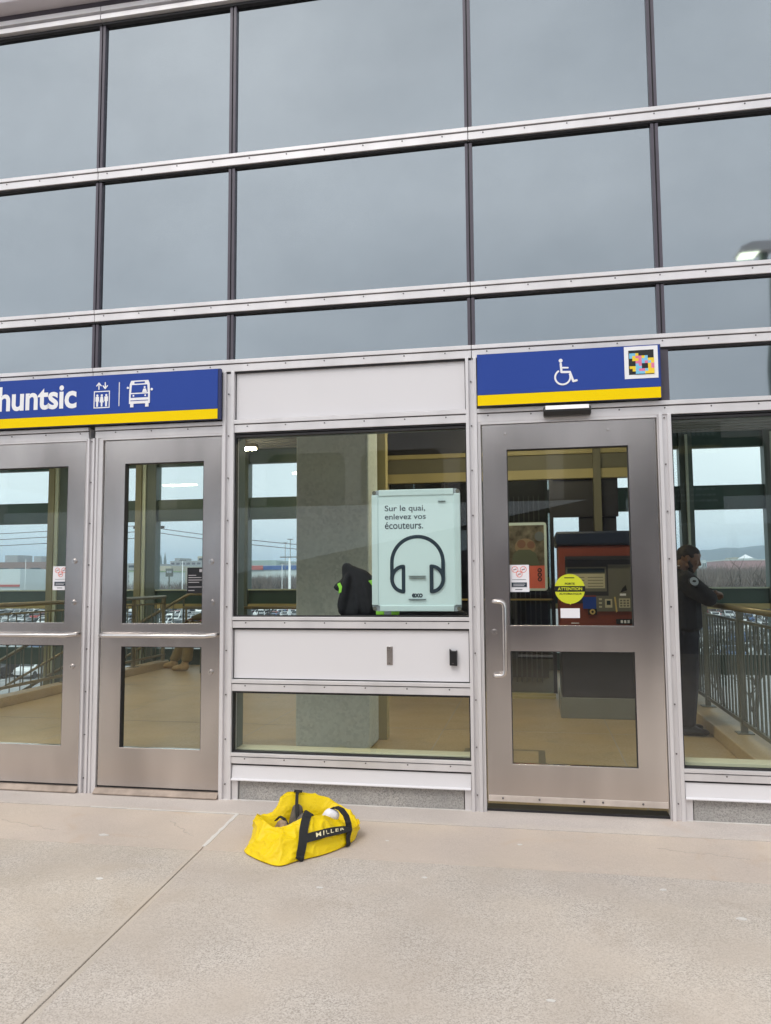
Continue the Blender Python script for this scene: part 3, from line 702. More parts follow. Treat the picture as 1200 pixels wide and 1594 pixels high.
# ================================================================== FAR WINDOW WALL (Y = 7)
FW = thing('far_window_wall', 'green framed window wall across the back of the lobby looking onto the city', 'window wall', (0, 7, 0))
mx_l = [-10.3, -9.05, -7.52, -6.0, -4.47, -2.95, -1.45, .12, 1.02, 2.11, 3.22, 4.25]
def hb(name, m, z0, z1, y0=6.98, y1=7.08): MB().box(-10.4, 4.3, y0, y1, z0, z1).build(name, m, FW)
hb('head_panel', M['greenpanel'], 3.10, 3.32); hb('spandrel', M['greenpanel'], 2.232, 2.568); hb('sill_panel', M['greenpanel'], .935, 1.15)
hb('sill_trim', M['greenlight'], 1.138, 1.158, 6.94, 6.98); hb('sill_rail', M['cream'], .862, .935, 6.94, 7.08); hb('low_panel', M['greenpanel'], -.03, .24); hb('low_panel', M['greenpanel'], -4.2, -1.35)
for x in mx_l:
    w_ = .16 if x < -1 else .088
    b = MB(); b.box(x+(0 if x < -1 else -w_), x+w_, 6.92, 7.10, -4.2, 3.32); b.build('mullion', M['greenmull'], FW)
    if x < -1:
        MB().box(x-.16, x-.06, 6.86, 7.09, -4.2, 3.28).build('mullion_cover', M['olivelit'], FW); MB().box(x-.06, x, 6.89, 7.09, -4.2, 3.28).build('mullion_cover', M['greenlight'], FW)  # strips coloured as the yellow-lit and pale lit mullion faces
    else: MB().box(x-.012, x+.022, 6.88, 6.92, -1.5, 3.28).build('mullion_cover', M['greenlight'], FW)
for z0, z1 in ((2.568, 3.10), (1.15, 2.232), (.24, .862), (-1.35, -.03)):
    for a, c in zip(mx_l, mx_l[1:]):
        MB().quad((a+.085, 7.03, z0), (c-.085, 7.03, z0), (c-.085, 7.03, z1), (a+.085, 7.03, z1)).build('pane', M['farglass'], FW)
# ================================================================== CONCRETE COLUMN, CREAM POST
tag(MB().box(-1.850, -1.262, 1.42, 1.80, 0, 3.3).build('concrete_column', M['column'], bevel=.02), 'broad pitted concrete column inside the window between the doors', 'column')
tag(MB().box(-1.285, -1.200, 1.83, 1.93, 0, 3.3).build('steel_post', M['cream'], bevel=.005), 'narrow cream steel post at the right edge of the concrete column', 'post')

# ================================================================== LIFT PARTITION (Y = 4.3)
PW = thing('lift_enclosure', 'dark glazed lift enclosure with cream beams behind the ticket machine', 'lift enclosure', (-.6, 4.3, 0))
b = MB(); b.box(-1.67, 1.3, 4.28, 4.40, 2.39, 2.495); b.box(-1.67, 1.3, 4.28, 4.40, 2.665, 2.715); b.build('beam', M['cream'], PW, bevel=.004)
b = MB(); b.box(-1.67, 1.3, 4.31, 4.37, 2.495, 2.665); b.build('beam_panel', M['olive'], PW)
b = MB(); b.box(-1.67, 1.3, 4.31, 4.37, 2.715, 3.28); b.build('top_panel', M['machbody'], PW)
b = MB(); b.box(.655, .735, 4.24, 4.40, 0, 3.28); b.build('post', M['olive'], PW)
b = MB(); b.box(-1.72, -1.64, 4.24, 4.40, 0, 3.28); b.build('post', M['cream'], PW)
b = MB(); b.box(-1.64, .20, 4.27, 4.40, 0, .05); b.box(-1.64, .20, 4.22, 4.27, 0, .025); b.build('base_strip', M['cream'], PW)
b = MB(); b.box(-1.64, .20, 4.30, 4.36, 1.055, 1.072); b.build('push_rail', M['brass'], PW)
for xa, xb in ((-1.64, -1.0), (-1.0, -.38), (-.38, .20)):
    MB().quad((xa+.02, 4.33, .05), (xb-.02, 4.33, .05), (xb-.02, 4.33, 2.39), (xa+.02, 4.33, 2.39)).build('pane', M['darkglass'], PW)
    MB().box(xb-.02, xb+.02, 4.30, 4.37, .05, 2.39).build('frame_bar', M['machbody'], PW)
b = MB(); b.box(-1.60, .16, 6.1, 6.2, 0, 3.2); b.box(-1.7, -1.62, 4.4, 6.2, 0, 3.2); b.box(.50, .90, 4.40, 4.5, 0, 2.39); b.box(.20, .92, 4.36, 4.44, 1.97, 2.39)
b.build('dark_wall', M['machbody'], PW)
b = MB()
for i in range(7): b.box(-.30+.06*i, -.285+.06*i, 5.2, 5.22, .05, 2.3)
b.build('guide_rail', M['machplinth'], PW)

# poster frame on the enclosure (generic stand-in picture)
PF = thing('advert_frame', 'framed advert with red lower band hanging behind the wheelchair door', 'poster', (-.08, 3.95, 1.17))
F = Flat(3.96, .004)
F.rrect(-.36, .135, 1.165, 1.89, .03, 0); F.rect(-.335, .108, 1.20, 1.86, 1); F.rect(-.335, .108, 1.19, 1.43, 2)
b = F; b.box(-.34, .115, 3.96, 4.0, 1.18, 1.875, 0)
b.build('frame', [M['frame_teal'], pm('advert_photo', (.12, .105, .08), .5, 0, .85, 14), M['red']], PF)
F = Flat(3.952, .002)
F.disc(-.09, 1.63, .11, 0, 20, .09); F.poly([(-.24, 1.43), (.06, 1.43), (.02, 1.56), (-.04, 1.60), (-.16, 1.60), (-.22, 1.55)], 1); F.disc(-.13, 1.66, .045, 2); F.disc(-.03, 1.65, .04, 2); F.disc(.06, 1.74, .05, 3)
F.build('picture', [pm('blob_a', (.26, .19, .12), .5), pm('blob_b', (.10, .12, .085), .5), pm('blob_c', (.20, .10, .075), .5), pm('blob_d', (.12, .14, .16), .5)], PF)
F = Flat(3.952, .002)
for i in range(3): F.arc(.055, 1.285+.048*i, .017, 0, 360, .011, 0, 16)
F.build('logo', M['navyink'], PF)

# ================================================================== TICKET MACHINE
TM = thing('ticket_machine', 'red and navy ticket machine behind the wheelchair door', 'ticket machine', (.68, 3.3, 0))
y = 3.07
MB().box(.205, 1.12, y-.02, 3.75, 1.60, 1.735).build('cap', M['navy'], TM, bevel=.02)
MB().box(.228, 1.10, y, 3.72, .60, 1.60).build('body', M['machred'], TM, bevel=.008)
MB().box(.232, 1.09, y-.004, 3.70, .19, .845).build('lower_body', M['machbody'], TM, bevel=.006)
MB().box(.215, 1.12, y-.015, 3.74, 0, .19).build('plinth', M['machplinth'], TM, bevel=.006)
F = Flat(y-.0, .004)
F.rect(.285, 1.06, 1.06, 1.50, 0); F.box(.285, 1.06, y-.05, y-.004, 1.47, 1.50, 0)
F.rect(.29, .66, 1.17, 1.40, 1); F.rect(.305, .645, 1.20, 1.335, 2); F.rect(.305, .645, 1.345, 1.385, 3)
for i in range(4):
    F.rect(.32, .46, 1.215+.028*i, 1.221+.028*i, 1); F.rect(.49, .63, 1.215+.028*i, 1.221+.028*i, 1)
F.build('display_panel', [M['machbody'], M['machgrey'], M['screenlit'], M['navyink']], TM)
F = Flat(y-.006, .006)
F.rect(.675, .885, 1.13, 1.42, 0); F.rect(.90, 1.05, 1.13, 1.42, 0); F.rect(.54, 1.05, .985, 1.13, 0)
F.rect(.44, .56, 1.01, 1.12, 1); F.rect(.44, .56, 1.12, 1.135, 2)
F.rect(.64, .705, 1.02, 1.10, 3); F.rect(.655, .69, 1.045, 1.085, 4); F.rect(.765, .865, 1.02, 1.105, 3)
for i in range(3):
    for j in range(3): F.rect(.775+.03*i, .795+.03*i, 1.03+.024*j, 1.045+.024*j, 0)
for x in (.722, .885): F.poly([(x, 1.12), (x+.014, 1.12), (x+.028, .985), (x+.014, .975)], 5)
for i in range(3): F.rect(.585, .612, 1.02+.035*i, 1.036+.035*i, 3)
F.rect(.485, .565, .955, 1.01, 6); F.disc(.525, .982, .025, 5); F.disc(.525, .982, .012, 6)
F.rect(.735, .93, .87, .915, 6)
for i in range(3): F.rect(.775+.03*i, .795+.03*i, .878, .905, 7)
F.rect(.775, .83, 1.13, 1.15, 7); F.poly([(.78, 1.16), (.80, 1.20), (.83, 1.23), (.84, 1.18)], 6)
F.rect(.33, .40, .872, .88, 7)
F.build('control_panel', [M['machgrey'], M['blue'], M['machred'], M['screenlit'], M['navyink'], M['brass'], M['black'], M['paper']], TM)

# ================================================================== CEILING LAMPS (lit)
def emis(name, c, s):
    m = bpy.data.materials.new(name); m.use_nodes = True; p = m.node_tree.nodes['Principled BSDF']
    p.inputs['Base Color'].default_value = (.8, .8, .8, 1); p.inputs['Emission Color'].default_value = (*c, 1); p.inputs['Emission Strength'].default_value = s; return m
M['tube'] = emis('lamp_tube', (1, .86, .56), 70)
M['streetlit'] = emis('street_lamp_lens', (.95, 1, .72), 3.2)
lamp_pos = [((-3.9, 5.75, 3.10), 'lit ceiling lamp seen at the upper left of the window between the doors'), ((-.25, 5.75, 3.0), 'lit ceiling lamp seen at the top left corner of the wheelchair door'), ((-6.8, 4.6, 3.1), 'lit ceiling lamp over the left stairwell'), ((-4.0, 2.6, 3.1), 'lit ceiling lamp over the middle of the lobby floor'), ((-.1, 2.3, 3.1), 'lit ceiling lamp before the ticket machine')]
for p, lb in lamp_pos:
    t = thing('ceiling_lamp', lb, 'lamp', p, 'ceiling lamps in the lobby')
    x, y, z = p
    MB().box(x-.55 if y < 5 else x-.16, x+.55 if y < 5 else x+.16, y-.07, y+.07, z+.03, z+.08).build('housing', M['railpaint'], t, bevel=.008)
    MB().box(x-.5 if y < 5 else x-.13, x+.5 if y < 5 else x+.13, y-.05, y+.05, z-.0, z+.03).build('diffuser', M['tube'], t, bevel=.008)
    MB().tube([(x, y, z+.08), (x, y, 3.3)], .01, 6).build('stem', M['railpaint'], t)

# ================================================================== SIGNS
S1 = thing('station_sign', 'blue station name sign with lift and bus symbols above the left doors', 'sign', (-3.2, -.08, 2.28))
SY = -.082
MB().box(-4.55, -1.874, -.078, -.052, 2.285, 2.600).build('sign_box', M['bluedark'], S1)
MB().box(-4.54, -1.890, SY, -.078, 2.350, 2.598).build('blue_face', M['blue'], S1)
MB().box(-4.54, -1.890, SY-.001, -.0785, 2.287, 2.348).build('yellow_band', M['yellow'], S1)
text('Ahuntsic', 'lettering', M['signwhite'], S1, -3.550, -2.842, 2.396, 2.560, SY, .024, .97)
F = Flat(SY, .0008)
F.outline(-2.722, -2.612, 2.388, 2.498, .006)
for i, x in enumerate((-2.698, -2.667, -2.636)):
    F.disc(x, 2.470, .0075, 0, 12)
    if i == 1: F.poly([(x-.008, 2.462), (x+.008, 2.462), (x+.014, 2.425), (x+.006, 2.425), (x+.005, 2.398), (x-.005, 2.398), (x-.006, 2.425), (x-.014, 2.425)])
    else: F.poly([(x-.012, 2.462), (x+.012, 2.462), (x+.012, 2.432), (x+.007, 2.43), (x+.006, 2.398), (x-.006, 2.398), (x-.007, 2.43), (x-.012, 2.432)])
F.stroke([(-2.688, 2.510), (-2.688, 2.545)], .007); F.stroke([(-2.703, 2.532), (-2.688, 2.550), (-2.673, 2.532)], .007)
F.stroke([(-2.644, 2.515), (-2.644, 2.550)], .007); F.stroke([(-2.659, 2.530), (-2.644, 2.512), (-2.629, 2.530)], .007)
F.rect(-2.549, -2.5445, 2.395, 2.548)
# bus front
bx0, bx1 = -2.478, -2.338
F.poly([(bx0+.012, 2.552), (bx1-.012, 2.552), (bx1-.003, 2.53), (bx1, 2.47), (bx1, 2.405), (bx0, 2.405), (bx0, 2.47), (bx0+.003, 2.53)])
F.rect(bx0+.008, bx0+.03, 2.383, 2.406); F.rect(bx1-.03, bx1-.008, 2.383, 2.406)
F.disc(bx0-.010, 2.508, .007); F.disc(bx1+.012, 2.492, .008)
F.mi_blue = 1
F.rect(bx0+.035, bx1-.035, 2.532, 2.544, 1); F.poly([(bx0+.014, 2.474), (bx1-.014, 2.474), (bx1-.018, 2.524), (bx0+.018, 2.524)], 1)
F.rect(bx0+.012, bx1-.012, 2.443, 2.466, 1); F.rect(bx0+.010, bx1-.010, 2.422, 2.426, 1)
F.disc(bx0+.03, 2.455, .006, 0, 10); F.disc(bx1-.03, 2.455, .006, 0, 10)
F.disc(bx1-.035, 2.507, .007, 0, 10); F.poly([(bx1-.052, 2.475), (bx1-.018, 2.475), (bx1-.026, 2.498), (bx1-.044, 2.498)])
F.build('pictogram', [M['signwhite'], M['blue']], S1)

S2 = thing('accessibility_sign', 'blue wheelchair sign with yellow band above the automatic door', 'sign', (.2, -.08, 2.28))
MB().box(-.300, .716, -.078, -.052, 2.290, 2.592).build('sign_box', M['bluedark'], S2)
MB().box(-.300, .710, SY, -.078, 2.352, 2.590).build('blue_face', M['blue'], S2)
MB().box(-.300, .710, SY-.001, -.0785, 2.290, 2.350).build('yellow_band', M['yellow'], S2)
F = Flat(SY, .0008)
F.disc(.173, 2.528, .011, 0, 16)
F.stroke([(.173, 2.510), (.176, 2.462), (.222, 2.460), (.240, 2.406), (.258, 2.410)], .0125)
F.stroke([(.176, 2.487), (.212, 2.485)], .009)
F.arc(.182, 2.432, .042, 118, 385, .010)
F.build('wheelchair_symbol', M['signwhite'], S2)
F = Flat(SY, .002)
F.rect(.520, .700, 2.402, 2.585, 0); F.rect(.543, .678, 2.424, 2.563, 1)
cells = ["bbyypwb.", "..ywpwb.", ".bypbwy.", "..ppkkp.", "yybwkkp.", ".bywppy.", "..bbyyy.", "........"]
cc = {'b': 2, 'y': 3, 'p': 4, 'w': 2}
cw = .0165
for j, row in enumerate(["bby.", "byppyb", ".yypbbyy", "..ppbpwy", "..bpkkyp", "yybbkkyp", ".ybppbyy", "..bbbyyy"]):
    for i, ch in enumerate(row):
        if ch in cc: F.rect(.547+cw*i*1.0, .547+cw*(i+1), 2.546-(.0148*(j+1)), 2.546-(.0148*j), cc[ch])
F.build('colour_tag', [M['signwhite'], M['black'], pm('tag_cyan', (.20, .55, .80), .5), pm('tag_yellow', (.88, .62, .03), .5), pm('tag_pink', (.75, .20, .35), .5)], S2)

# door sensor over the wheelchair door
t = thing('door_sensor', 'black motion sensor with silver lid above the wheelchair door', 'sensor', (.2, -.09, 2.24))
MB().prism([(-.045, 2.268), (-.098, 2.262), (-.108, 2.235), (-.09, 2.212), (-.045, 2.212)], .070, .332, 'x').build('housing', M['black'], t, bevel=.006)
MB().prism([(-.050, 2.274), (-.100, 2.268), (-.112, 2.244), (-.108, 2.243), (-.098, 2.262), (-.05, 2.268)], .082, .320, 'x').build('lid', M['alu'], t)
# card reader and push plate on the white panel
t = thing('push_plate', 'small worn steel plate on the white panel under the poster', 'plate', (-.837, -.02, .80))
MB().box(-.855, -.820, -.0165, -.012, .802, .908).build('plate', M['steel_v'], t, bevel=.001)
b = MB()
for z in (.812, .898): b.tube([(-.8375, -.0165, z), (-.8375, -.0185, z)], .004, 10)
b.build('screw', M['screw'], t)
t = thing('card_reader', 'black card reader on the right end of the white panel', 'card reader', (-.468, -.02, .80))
MB().prism([(-.487, .805), (-.444, .803), (-.444, .892), (-.453, .887), (-.476, .888), (-.487, .900)], -.040, -.012, 'y').build('housing', M['black'], t, bevel=.003)
MB().box(-.474, -.462, -.0408, -.040, .815, .819).build('indicator', M['screw'], t)

# ================================================================== POSTER (snap frame inside the window)
P = thing('headphones_poster', 'pale teal poster with headphones drawing standing inside the window', 'poster', (-.67, .06, 1.1))
py = .020
F = Flat(py+.012, .006); F.rrect(-.947, -.418, 1.110, 1.828, .030, 0)
F.box(-.920, -.445, py+.006, py+.0115, 1.13, 1.80, 0); F.build('backing', M['reflect'], P)
b = MB()
b.box(-.904, -.458, py-.008, py+.0045, 1.792, 1.828); b.box(-.900, -.460, py-.008, py+.0045, 1.110, 1.144)
b.box(-.947, -.909, py-.008, py+.0045, 1.146, 1.798); b.box(-.456, -.418, py-.008, py+.0045, 1.146, 1.798)
b.build('frame', M['frame_teal'], P, bevel=.003)
b = MB(); b.box(-.911, -.454, py-.0015, py+.004, 1.142, 1.794); b.build('sheet', M['poster'], P)
F = Flat(py-.0015, .001)
for cx, cz in ((-.932, 1.812), (-.433, 1.812), (-.932, 1.126), (-.433, 1.126)): F.disc(cx, cz, .012, 0, 16)
F.build('corner', M['machgrey'], P)
ps = py-.0015
text('Sur le quai,', 'lettering', M['navyink'], P, -.868, -.625, 1.690, 1.735, ps, .010)
text('enlevez vos', 'lettering', M['navyink'], P, -.868, -.622, 1.651, 1.684, ps, .010)
text('\u00e9couteurs.', 'lettering', M['navyink'], P, -.868, -.638, 1.594, 1.636, ps, .010)
F = Flat(ps, .0008)
cx, cz = -.675, 1.395; rr = .152; wd = .0215
F.arc(cx, cz, rr, 0, 180, wd, 0, 40)
F.arc(cx, cz, rr, 0, 180, wd, 0, 40)
for sx in (-1, 1):
    F.rect(min(cx+sx*(rr-wd/2), cx+sx*(rr+wd/2)), max(cx+sx*(rr-wd/2), cx+sx*(rr+wd/2)), 1.315, 1.398)
    # ear cup: inner vertical bar plus half disc
    xi = cx+sx*.083; F.stroke([(xi, 1.225), (xi, 1.372)], wd)
    n = 18; pts = []
    for i in range(n+1):
        a = -90+180*i/n; pts.append((xi+sx*.069*math.cos(R(a)), 1.2985+.0735*math.sin(R(a))))
    F.stroke(pts, wd)
    F.stroke([(xi+sx*.069, 1.2985), (cx+sx*rr, 1.315)], wd)
F.rect(-.725, -.625, 1.315, 1.3165, 1); F.rect(-.725, -.625, 1.302, 1.3035, 1)
F.rect(-.548, -.505, 1.752, 1.7545); F.rect(-.727, -.627, 1.178, 1.181)
F.build('headphones_drawing', [M['navyink'], M['machgrey']], P)
text('exo', 'logo', M['navyink'], P, -.709, -.645, 1.190, 1.214, ps, .04)

# jacket draped on the inner shelf, behind the poster
JK = thing('jacket', 'black jacket with lime piping heaped on the sill behind the poster', 'jacket', (-1.05, .3, 1.03))
organic('cloth', M['cloth_black'], JK, [
    [((-1.11, .30, 1.10), (.12, .07, .05)), ((-1.13, .30, 1.30), (.07, .05, .05))],
    [((-1.12, .29, 1.26), (.075, .05, .06)), ((-1.165, .29, 1.372), (.035, .035, .035))],
    [((-1.165, .29, 1.37), (.03, .03, .03)), ((-1.06, .28, 1.315), (.05, .05, .045)), ((-1.0, .28, 1.25), (.05, .05, .05)), ((-1.04, .28, 1.1), (.1, .06, .05))],
    [((-1.19, .25, 1.14), (.03, .03, .06)), ((-1.15, .24, 1.3), (.02, .03, .04))], [((-1.08, .235, 1.12), (.02, .03, .04)), ((-1.10, .245, 1.27), (.015, .02, .04))], [((-1.0, .235, 1.12), (.02, .03, .04)), ((-1.04, .235, 1.25), (.015, .02, .04))],
    [((-1.20, .29, 1.25), (.055, .04, .03)), ((-1.13, .29, 1.32), (.03, .03, .03))],
    [((-.99, .28, 1.22), (.07, .05, .06)), ((-.88, .30, 1.09), (.09, .06, .05))],
    [((-1.12, .30, 1.09), (.10, .07, .04)), ((-.50, .30, 1.07), (.10, .07, .045))],
    [((-1.03, .27, 1.30), (.02, .02, .02)), ((-1.09, .245, 1.12), (.02, .02, .03))],
], .010, 5)
b = MB(); b.ribbon([(-1.205, .235, 1.275), (-1.19, .228, 1.245), (-1.195, .225, 1.215)], (.010, 0, .004), .008); b.ribbon([(-1.0, .215, 1.292), (-.975, .215, 1.26), (-.965, .215, 1.22)], (.011, 0, .003), .010); b.build('piping', M['hivis'], JK, bevel=.002)
b = MB(); b.box(-.955, -.905, .17, .20, 1.082, 1.108); b.box(-.860, -.815, .17, .20, 1.082, 1.108); b.box(-.905, -.860, .172, .20, 1.082, 1.108, 1); b.build('reflective_strip', [M['hivis'], M['reflect']], JK, bevel=.003)
t = thing('inner_shelf', 'narrow dark shelf on the inside of the window behind the white panel', 'shelf', (-1.1, .25, 1.0))
MB().box(-1.80, -.37, .16, .42, 1.015, 1.05).build('board', M['machbody'], t, bevel=.003)
MB().box(-1.75, -.42, .38, .41, .92, 1.015).build('bracket', M['machbody'], t)

# ================================================================== STICKERS
def smoke_sticker(x0, x1, z0, z1, label, y):
    t = thing('no_smoking_sticker', label, 'sticker', ((x0+x1)/2, y, z0)); w0 = x1-x0; h = z1-z0
    F = Flat(y, .0012); F.rect(x0, x1, z0, z1); F.build('paper', M['paper'], t)
    F = Flat(y-.0014, .0004)
    for (u, v) in ((.30, .83), (.72, .83), (.51, .66)):
        cx, cz, r = x0+u*w0, z0+v*h, .15*w0
        F.arc(cx, cz, r, 0, 360, .0028, 0, 18); F.stroke([(cx-r*.7, cz-r*.7), (cx+r*.7, cz+r*.7)], .0022, 0, False)
        F.rect(cx-r*.55, cx+r*.55, cz-.0012, cz+.0012, 1)
    F.rect(x0+.15*w0, x1-.15*w0, z0+.45*h, z0+.46*h, 1); F.rect(x0+.12*w0, x1-.12*w0, z0+.18*h, z0+.35*h, 1); F.rect(x0+.3*w0, x0+.65*w0, z0+.08*h, z0+.10*h, 1)
    F.rect(x0+.2*w0, x1-.2*w0, z0+.28*h, z0+.295*h, 2); F.rect(x0+.2*w0, x1-.25*w0, z0+.22*h, z0+.235*h, 2)
    F.build('print', [M['red'], M['navyink'], M['paper']], t)
smoke_sticker(-3.030, -2.925, 1.243, 1.394, 'white sticker with three red no smoking rings on the leftmost door glass', .006)
smoke_sticker(-.143, -.030, 1.221, 1.375, 'white sticker with three red no smoking rings on the wheelchair door glass', .006)
t = thing('notice_sticker', 'black notice sticker with white lines of text on the middle-left door glass', 'sticker', (-2.06, 0, 1.22))
F = Flat(.006, .0012); F.rect(-2.112, -2.004, 1.219, 1.378); F.build('card', M['black'], t)
F = Flat(.0046, .0004); F.rect(-2.032, -2.014, 1.350, 1.368)
for i, (z, l) in enumerate(((1.328, .05), (1.314, .085), (1.299, .09), (1.285, .07), (1.256, .09), (1.235, .04))): F.rect(-2.103, -2.103+l, z, z+.004)
F.build('text_line', pm('grey_print', (.45, .43, .45), .6), t)
t = thing('caution_sticker', 'round lime yellow automatic door caution sticker on the wheelchair door glass', 'sticker', (.19, 0, 1.14))
F = Flat(.006, .0012); F.disc(.194, 1.237, .0835, 0, 40); F.poly([(.186, 1.160), (.204, 1.160), (.196, 1.147)]); F.build('disc', M['lime'], t)
F = Flat(.0046, .0003); F.rect(.111, .279, 1.221, 1.253); F.rect(.165, .220, 1.297, 1.302); F.build('black_band', M['black'], t)
text('ATTENTION', 'lettering', M['lime'], t, .128, .262, 1.229, 1.246, .0038, .02)
text('PORTE', 'lettering', M['black'], t, .168, .222, 1.260, 1.272, .0045, .02)
text('AUTOMATIQUE', 'lettering', M['black'], t, .135, .258, 1.203, 1.214, .0045, .02)
t = thing('white_card', 'small blank white card stuck below the round caution sticker', 'card', (.19, 0, 1.06))
F = Flat(.006, .0012); F.rect(.140, .246, 1.074, 1.128); F.build('paper', M['paper'], t)

# ================================================================== YELLOW BAG
def crom(P, t):
    n = len(P); i = int(math.floor(t)) % n; f = t-math.floor(t); a, b_, c, d = P[(i-1) % n], P[i], P[(i+1) % n], P[(i+2) % n]
    return .5*((2*b_)+(c-a)*f+(2*a-5*b_+4*c-d)*f*f+(3*b_-a-3*c+d)*f**3)
V3 = lambda l: [Vector(p) for p in l]
ring0 = V3([(-1.185, -1.035, .006), (-1.10, -.955, .006), (-1.0, -.850, .006), (-.93, -.71, .006), (-.915, -.575, .006), (-1.02, -.46, .006), (-1.20, -.47, .006), (-1.36, -.62, .006), (-1.40, -.80, .006), (-1.375, -.905, .006)])
ring1 = V3([(-1.20, -.99, .055), (-1.10, -.925, .07), (-1.0, -.825, .07), (-.92, -.69, .065), (-.905, -.56, .07), (-1.02, -.44, .08), (-1.22, -.455, .09), (-1.36, -.59, .08), (-1.39, -.76, .075), (-1.35, -.87, .065)])
ring2 = V3([(-1.215, -.93, .100), (-1.115, -.885, .120), (-1.015, -.785, .115), (-.925, -.65, .072), (-.91, -.55, .075), (-1.05, -.445, .118), (-1.245, -.49, .142), (-1.36, -.63, .10), (-1.385, -.76, .115), (-1.335, -.855, .105)])
ring3 = V3([(-1.235, -.865, .122), (-1.125, -.835, .158), (-1.035, -.735, .148), (-.955, -.625, .090), (-.945, -.545, .098), (-1.08, -.475, .158), (-1.275, -.575, .212), (-1.325, -.68, .125), (-1.375, -.765, .152), (-1.325, -.825, .145)])
ring4 = V3([(-1.24, -.835, .095), (-1.135, -.805, .120), (-1.05, -.715, .115), (-.985, -.625, .065), (-.975, -.565, .07), (-1.08, -.51, .115), (-1.245, -.61, .15), (-1.29, -.69, .09), (-1.335, -.755, .11), (-1.305, -.795, .11)])
ring5 = V3([(-1.24, -.84, .03), (-1.13, -.81, .03), (-1.05, -.72, .03), (-.99, -.63, .03), (-.98, -.58, .03), (-1.08, -.53, .03), (-1.22, -.60, .03), (-1.28, -.69, .03), (-1.32, -.75, .03), (-1.29, -.79, .03)])
rings = [ring0, ring1, ring2, ring3]
def bagS(u, v):      # u 0..10 around, v 0..1 up the outside
    s = v*3; P4 = [crom(rg, u) for rg in rings]; i = min(int(s), 2); f = s-i
    a = P4[max(i-1, 0)]; b_ = P4[i]; c = P4[i+1]; d = P4[min(i+2, 3)]
    return .5*((2*b_)+(c-a)*f+(2*a-5*b_+4*c-d)*f*f+(3*b_-a-3*c+d)*f**3)
def bagN(u, v):
    e = .03; return (bagS(u+e, v)-bagS(u-e, v)).cross(bagS(u, min(1, v+e))-bagS(u, max(0, v-e))).normalized()
def crease(p):
    q = Vector(p)*7.5; a = 1-abs(noise.noise(q+Vector((5, 2, 1)))*2.2); c = 1-abs(noise.noise(q*2.1)*2.2)
    e = 1-abs(noise.noise(q*.55+Vector((9, 0, 4)))*2.4); return (a*a*a*.015+c*c*c*.007+max(0, e)**4*.012-.012)
BG = thing('duffel_bag', 'slumped open yellow vinyl bag with black straps on the pavement', 'bag', (-1.15, -.75, 0))
b = MB(); NU, NVs = 220, 40
for j in range(NVs+1):
    v = j/NVs
    for i in range(NU):
        u = 10*i/NU; p = bagS(u, v)
        k = min(1, v*5)*(1 if v < .93 else 1-(v-.93)/.07*.5)
        b.v.append(p+bagN(u, v)*crease(p)*k)
lip = NVs
for extra in range(1, 9):       # over the lip and down inside
    f = extra/8
    for i in range(NU):
        u = 10*i/NU; a = crom(ring3, u); c = crom(ring4, u); d = crom(ring5, u)
        p = a.lerp(c, f*2) if f <= .5 else c.lerp(d, f*2-1)
        b.v.append(p+Vector((0, 0, -.004*math.sin(math.pi*f))) if extra > 0 else p)
tot = NVs+8
for j in range(tot):
    for i in range(NU):
        b.f.append([j*NU+i, j*NU+(i+1) % NU, (j+1)*NU+(i+1) % NU, (j+1)*NU+i]); b.mi.append(0)
b.f.append(list(range(tot*NU, (tot+1)*NU))); b.mi.append(0); b.f.append(list(range(NU-1, -1, -1))); b.mi.append(0)
b.build('shell', M['vinyl'], BG, smooth=True)
def strap_on(u0, v0, u1, v1, hw, n=24, off=.006):
    pts = []; ws = []
    for i in range(n+1):
        t_ = i/n; u = u0+(u1-u0)*t_; v = v0+(v1-v0)*t_; p = bagS(u, v); nn = bagN(u, v); pts.append(p+nn*(off+max(0, crease(p))*.7))
        tg = bagS(u+(u1-u0)*.02, min(1, max(0, v+(v1-v0)*.02)))-bagS(u-(u1-u0)*.02, min(1, max(0, v-(v1-v0)*.02)))
        ws.append(tg.cross(nn).normalized()*hw)
    return pts, ws
b = MB(); p, w_ = strap_on(.98, .0, 1.22, 1., .021)
tail = [p[-1]+Vector((.004, .010, .014)), p[-1]+Vector((.006, .028, .012)), p[-1]+Vector((.004, .045, -.012)), p[-1]+Vector((0, .055, -.045))]
b.ribbon(p+tail, w_+[w_[-1]]*4, .004); b.build('strap', M['webbing'], BG, bevel=.001)
b = MB(); p, w_ = strap_on(2.92, .0, 2.88, .55, .016)
a = p[-1]; loop = [a+Vector((-.004, .0, .025)), a+Vector((-.018, .01, .055)), a+Vector((-.045, .022, .080)), a+Vector((-.075, .03, .088)), a+Vector((-.098, .034, .075)), a+Vector((-.108, .036, .05))]
b.ribbon(p+loop, w_+[w_[-1].lerp(Vector((.012, .012, 0)), min(1, (i+1)/3)) for i in range(6)], .005); b.build('strap', M['webbing'], BG, bevel=.001)
b = MB(); p, w_ = strap_on(1.10, .42, 2.90, .50, .020, 40); b.ribbon(p, w_, .003); b.build('strap', M['webbing'], BG)
vs, fs = text_verts('MILLER', .010, space=1.3); b = MB(); pts = []
for (tx, ty) in vs:
    u = 1.56+tx*1.08; v = .398+.052*(u-1.5)/1.1+ty*.10; p_ = bagS(u, v); pts.append(p_+bagN(u, v)*(.0095+max(0, crease(p_))*.7))
b.add(pts, fs); b.build('lettering', pm('yellow_print', (.80, .72, .45), .6), BG, recalc=False)
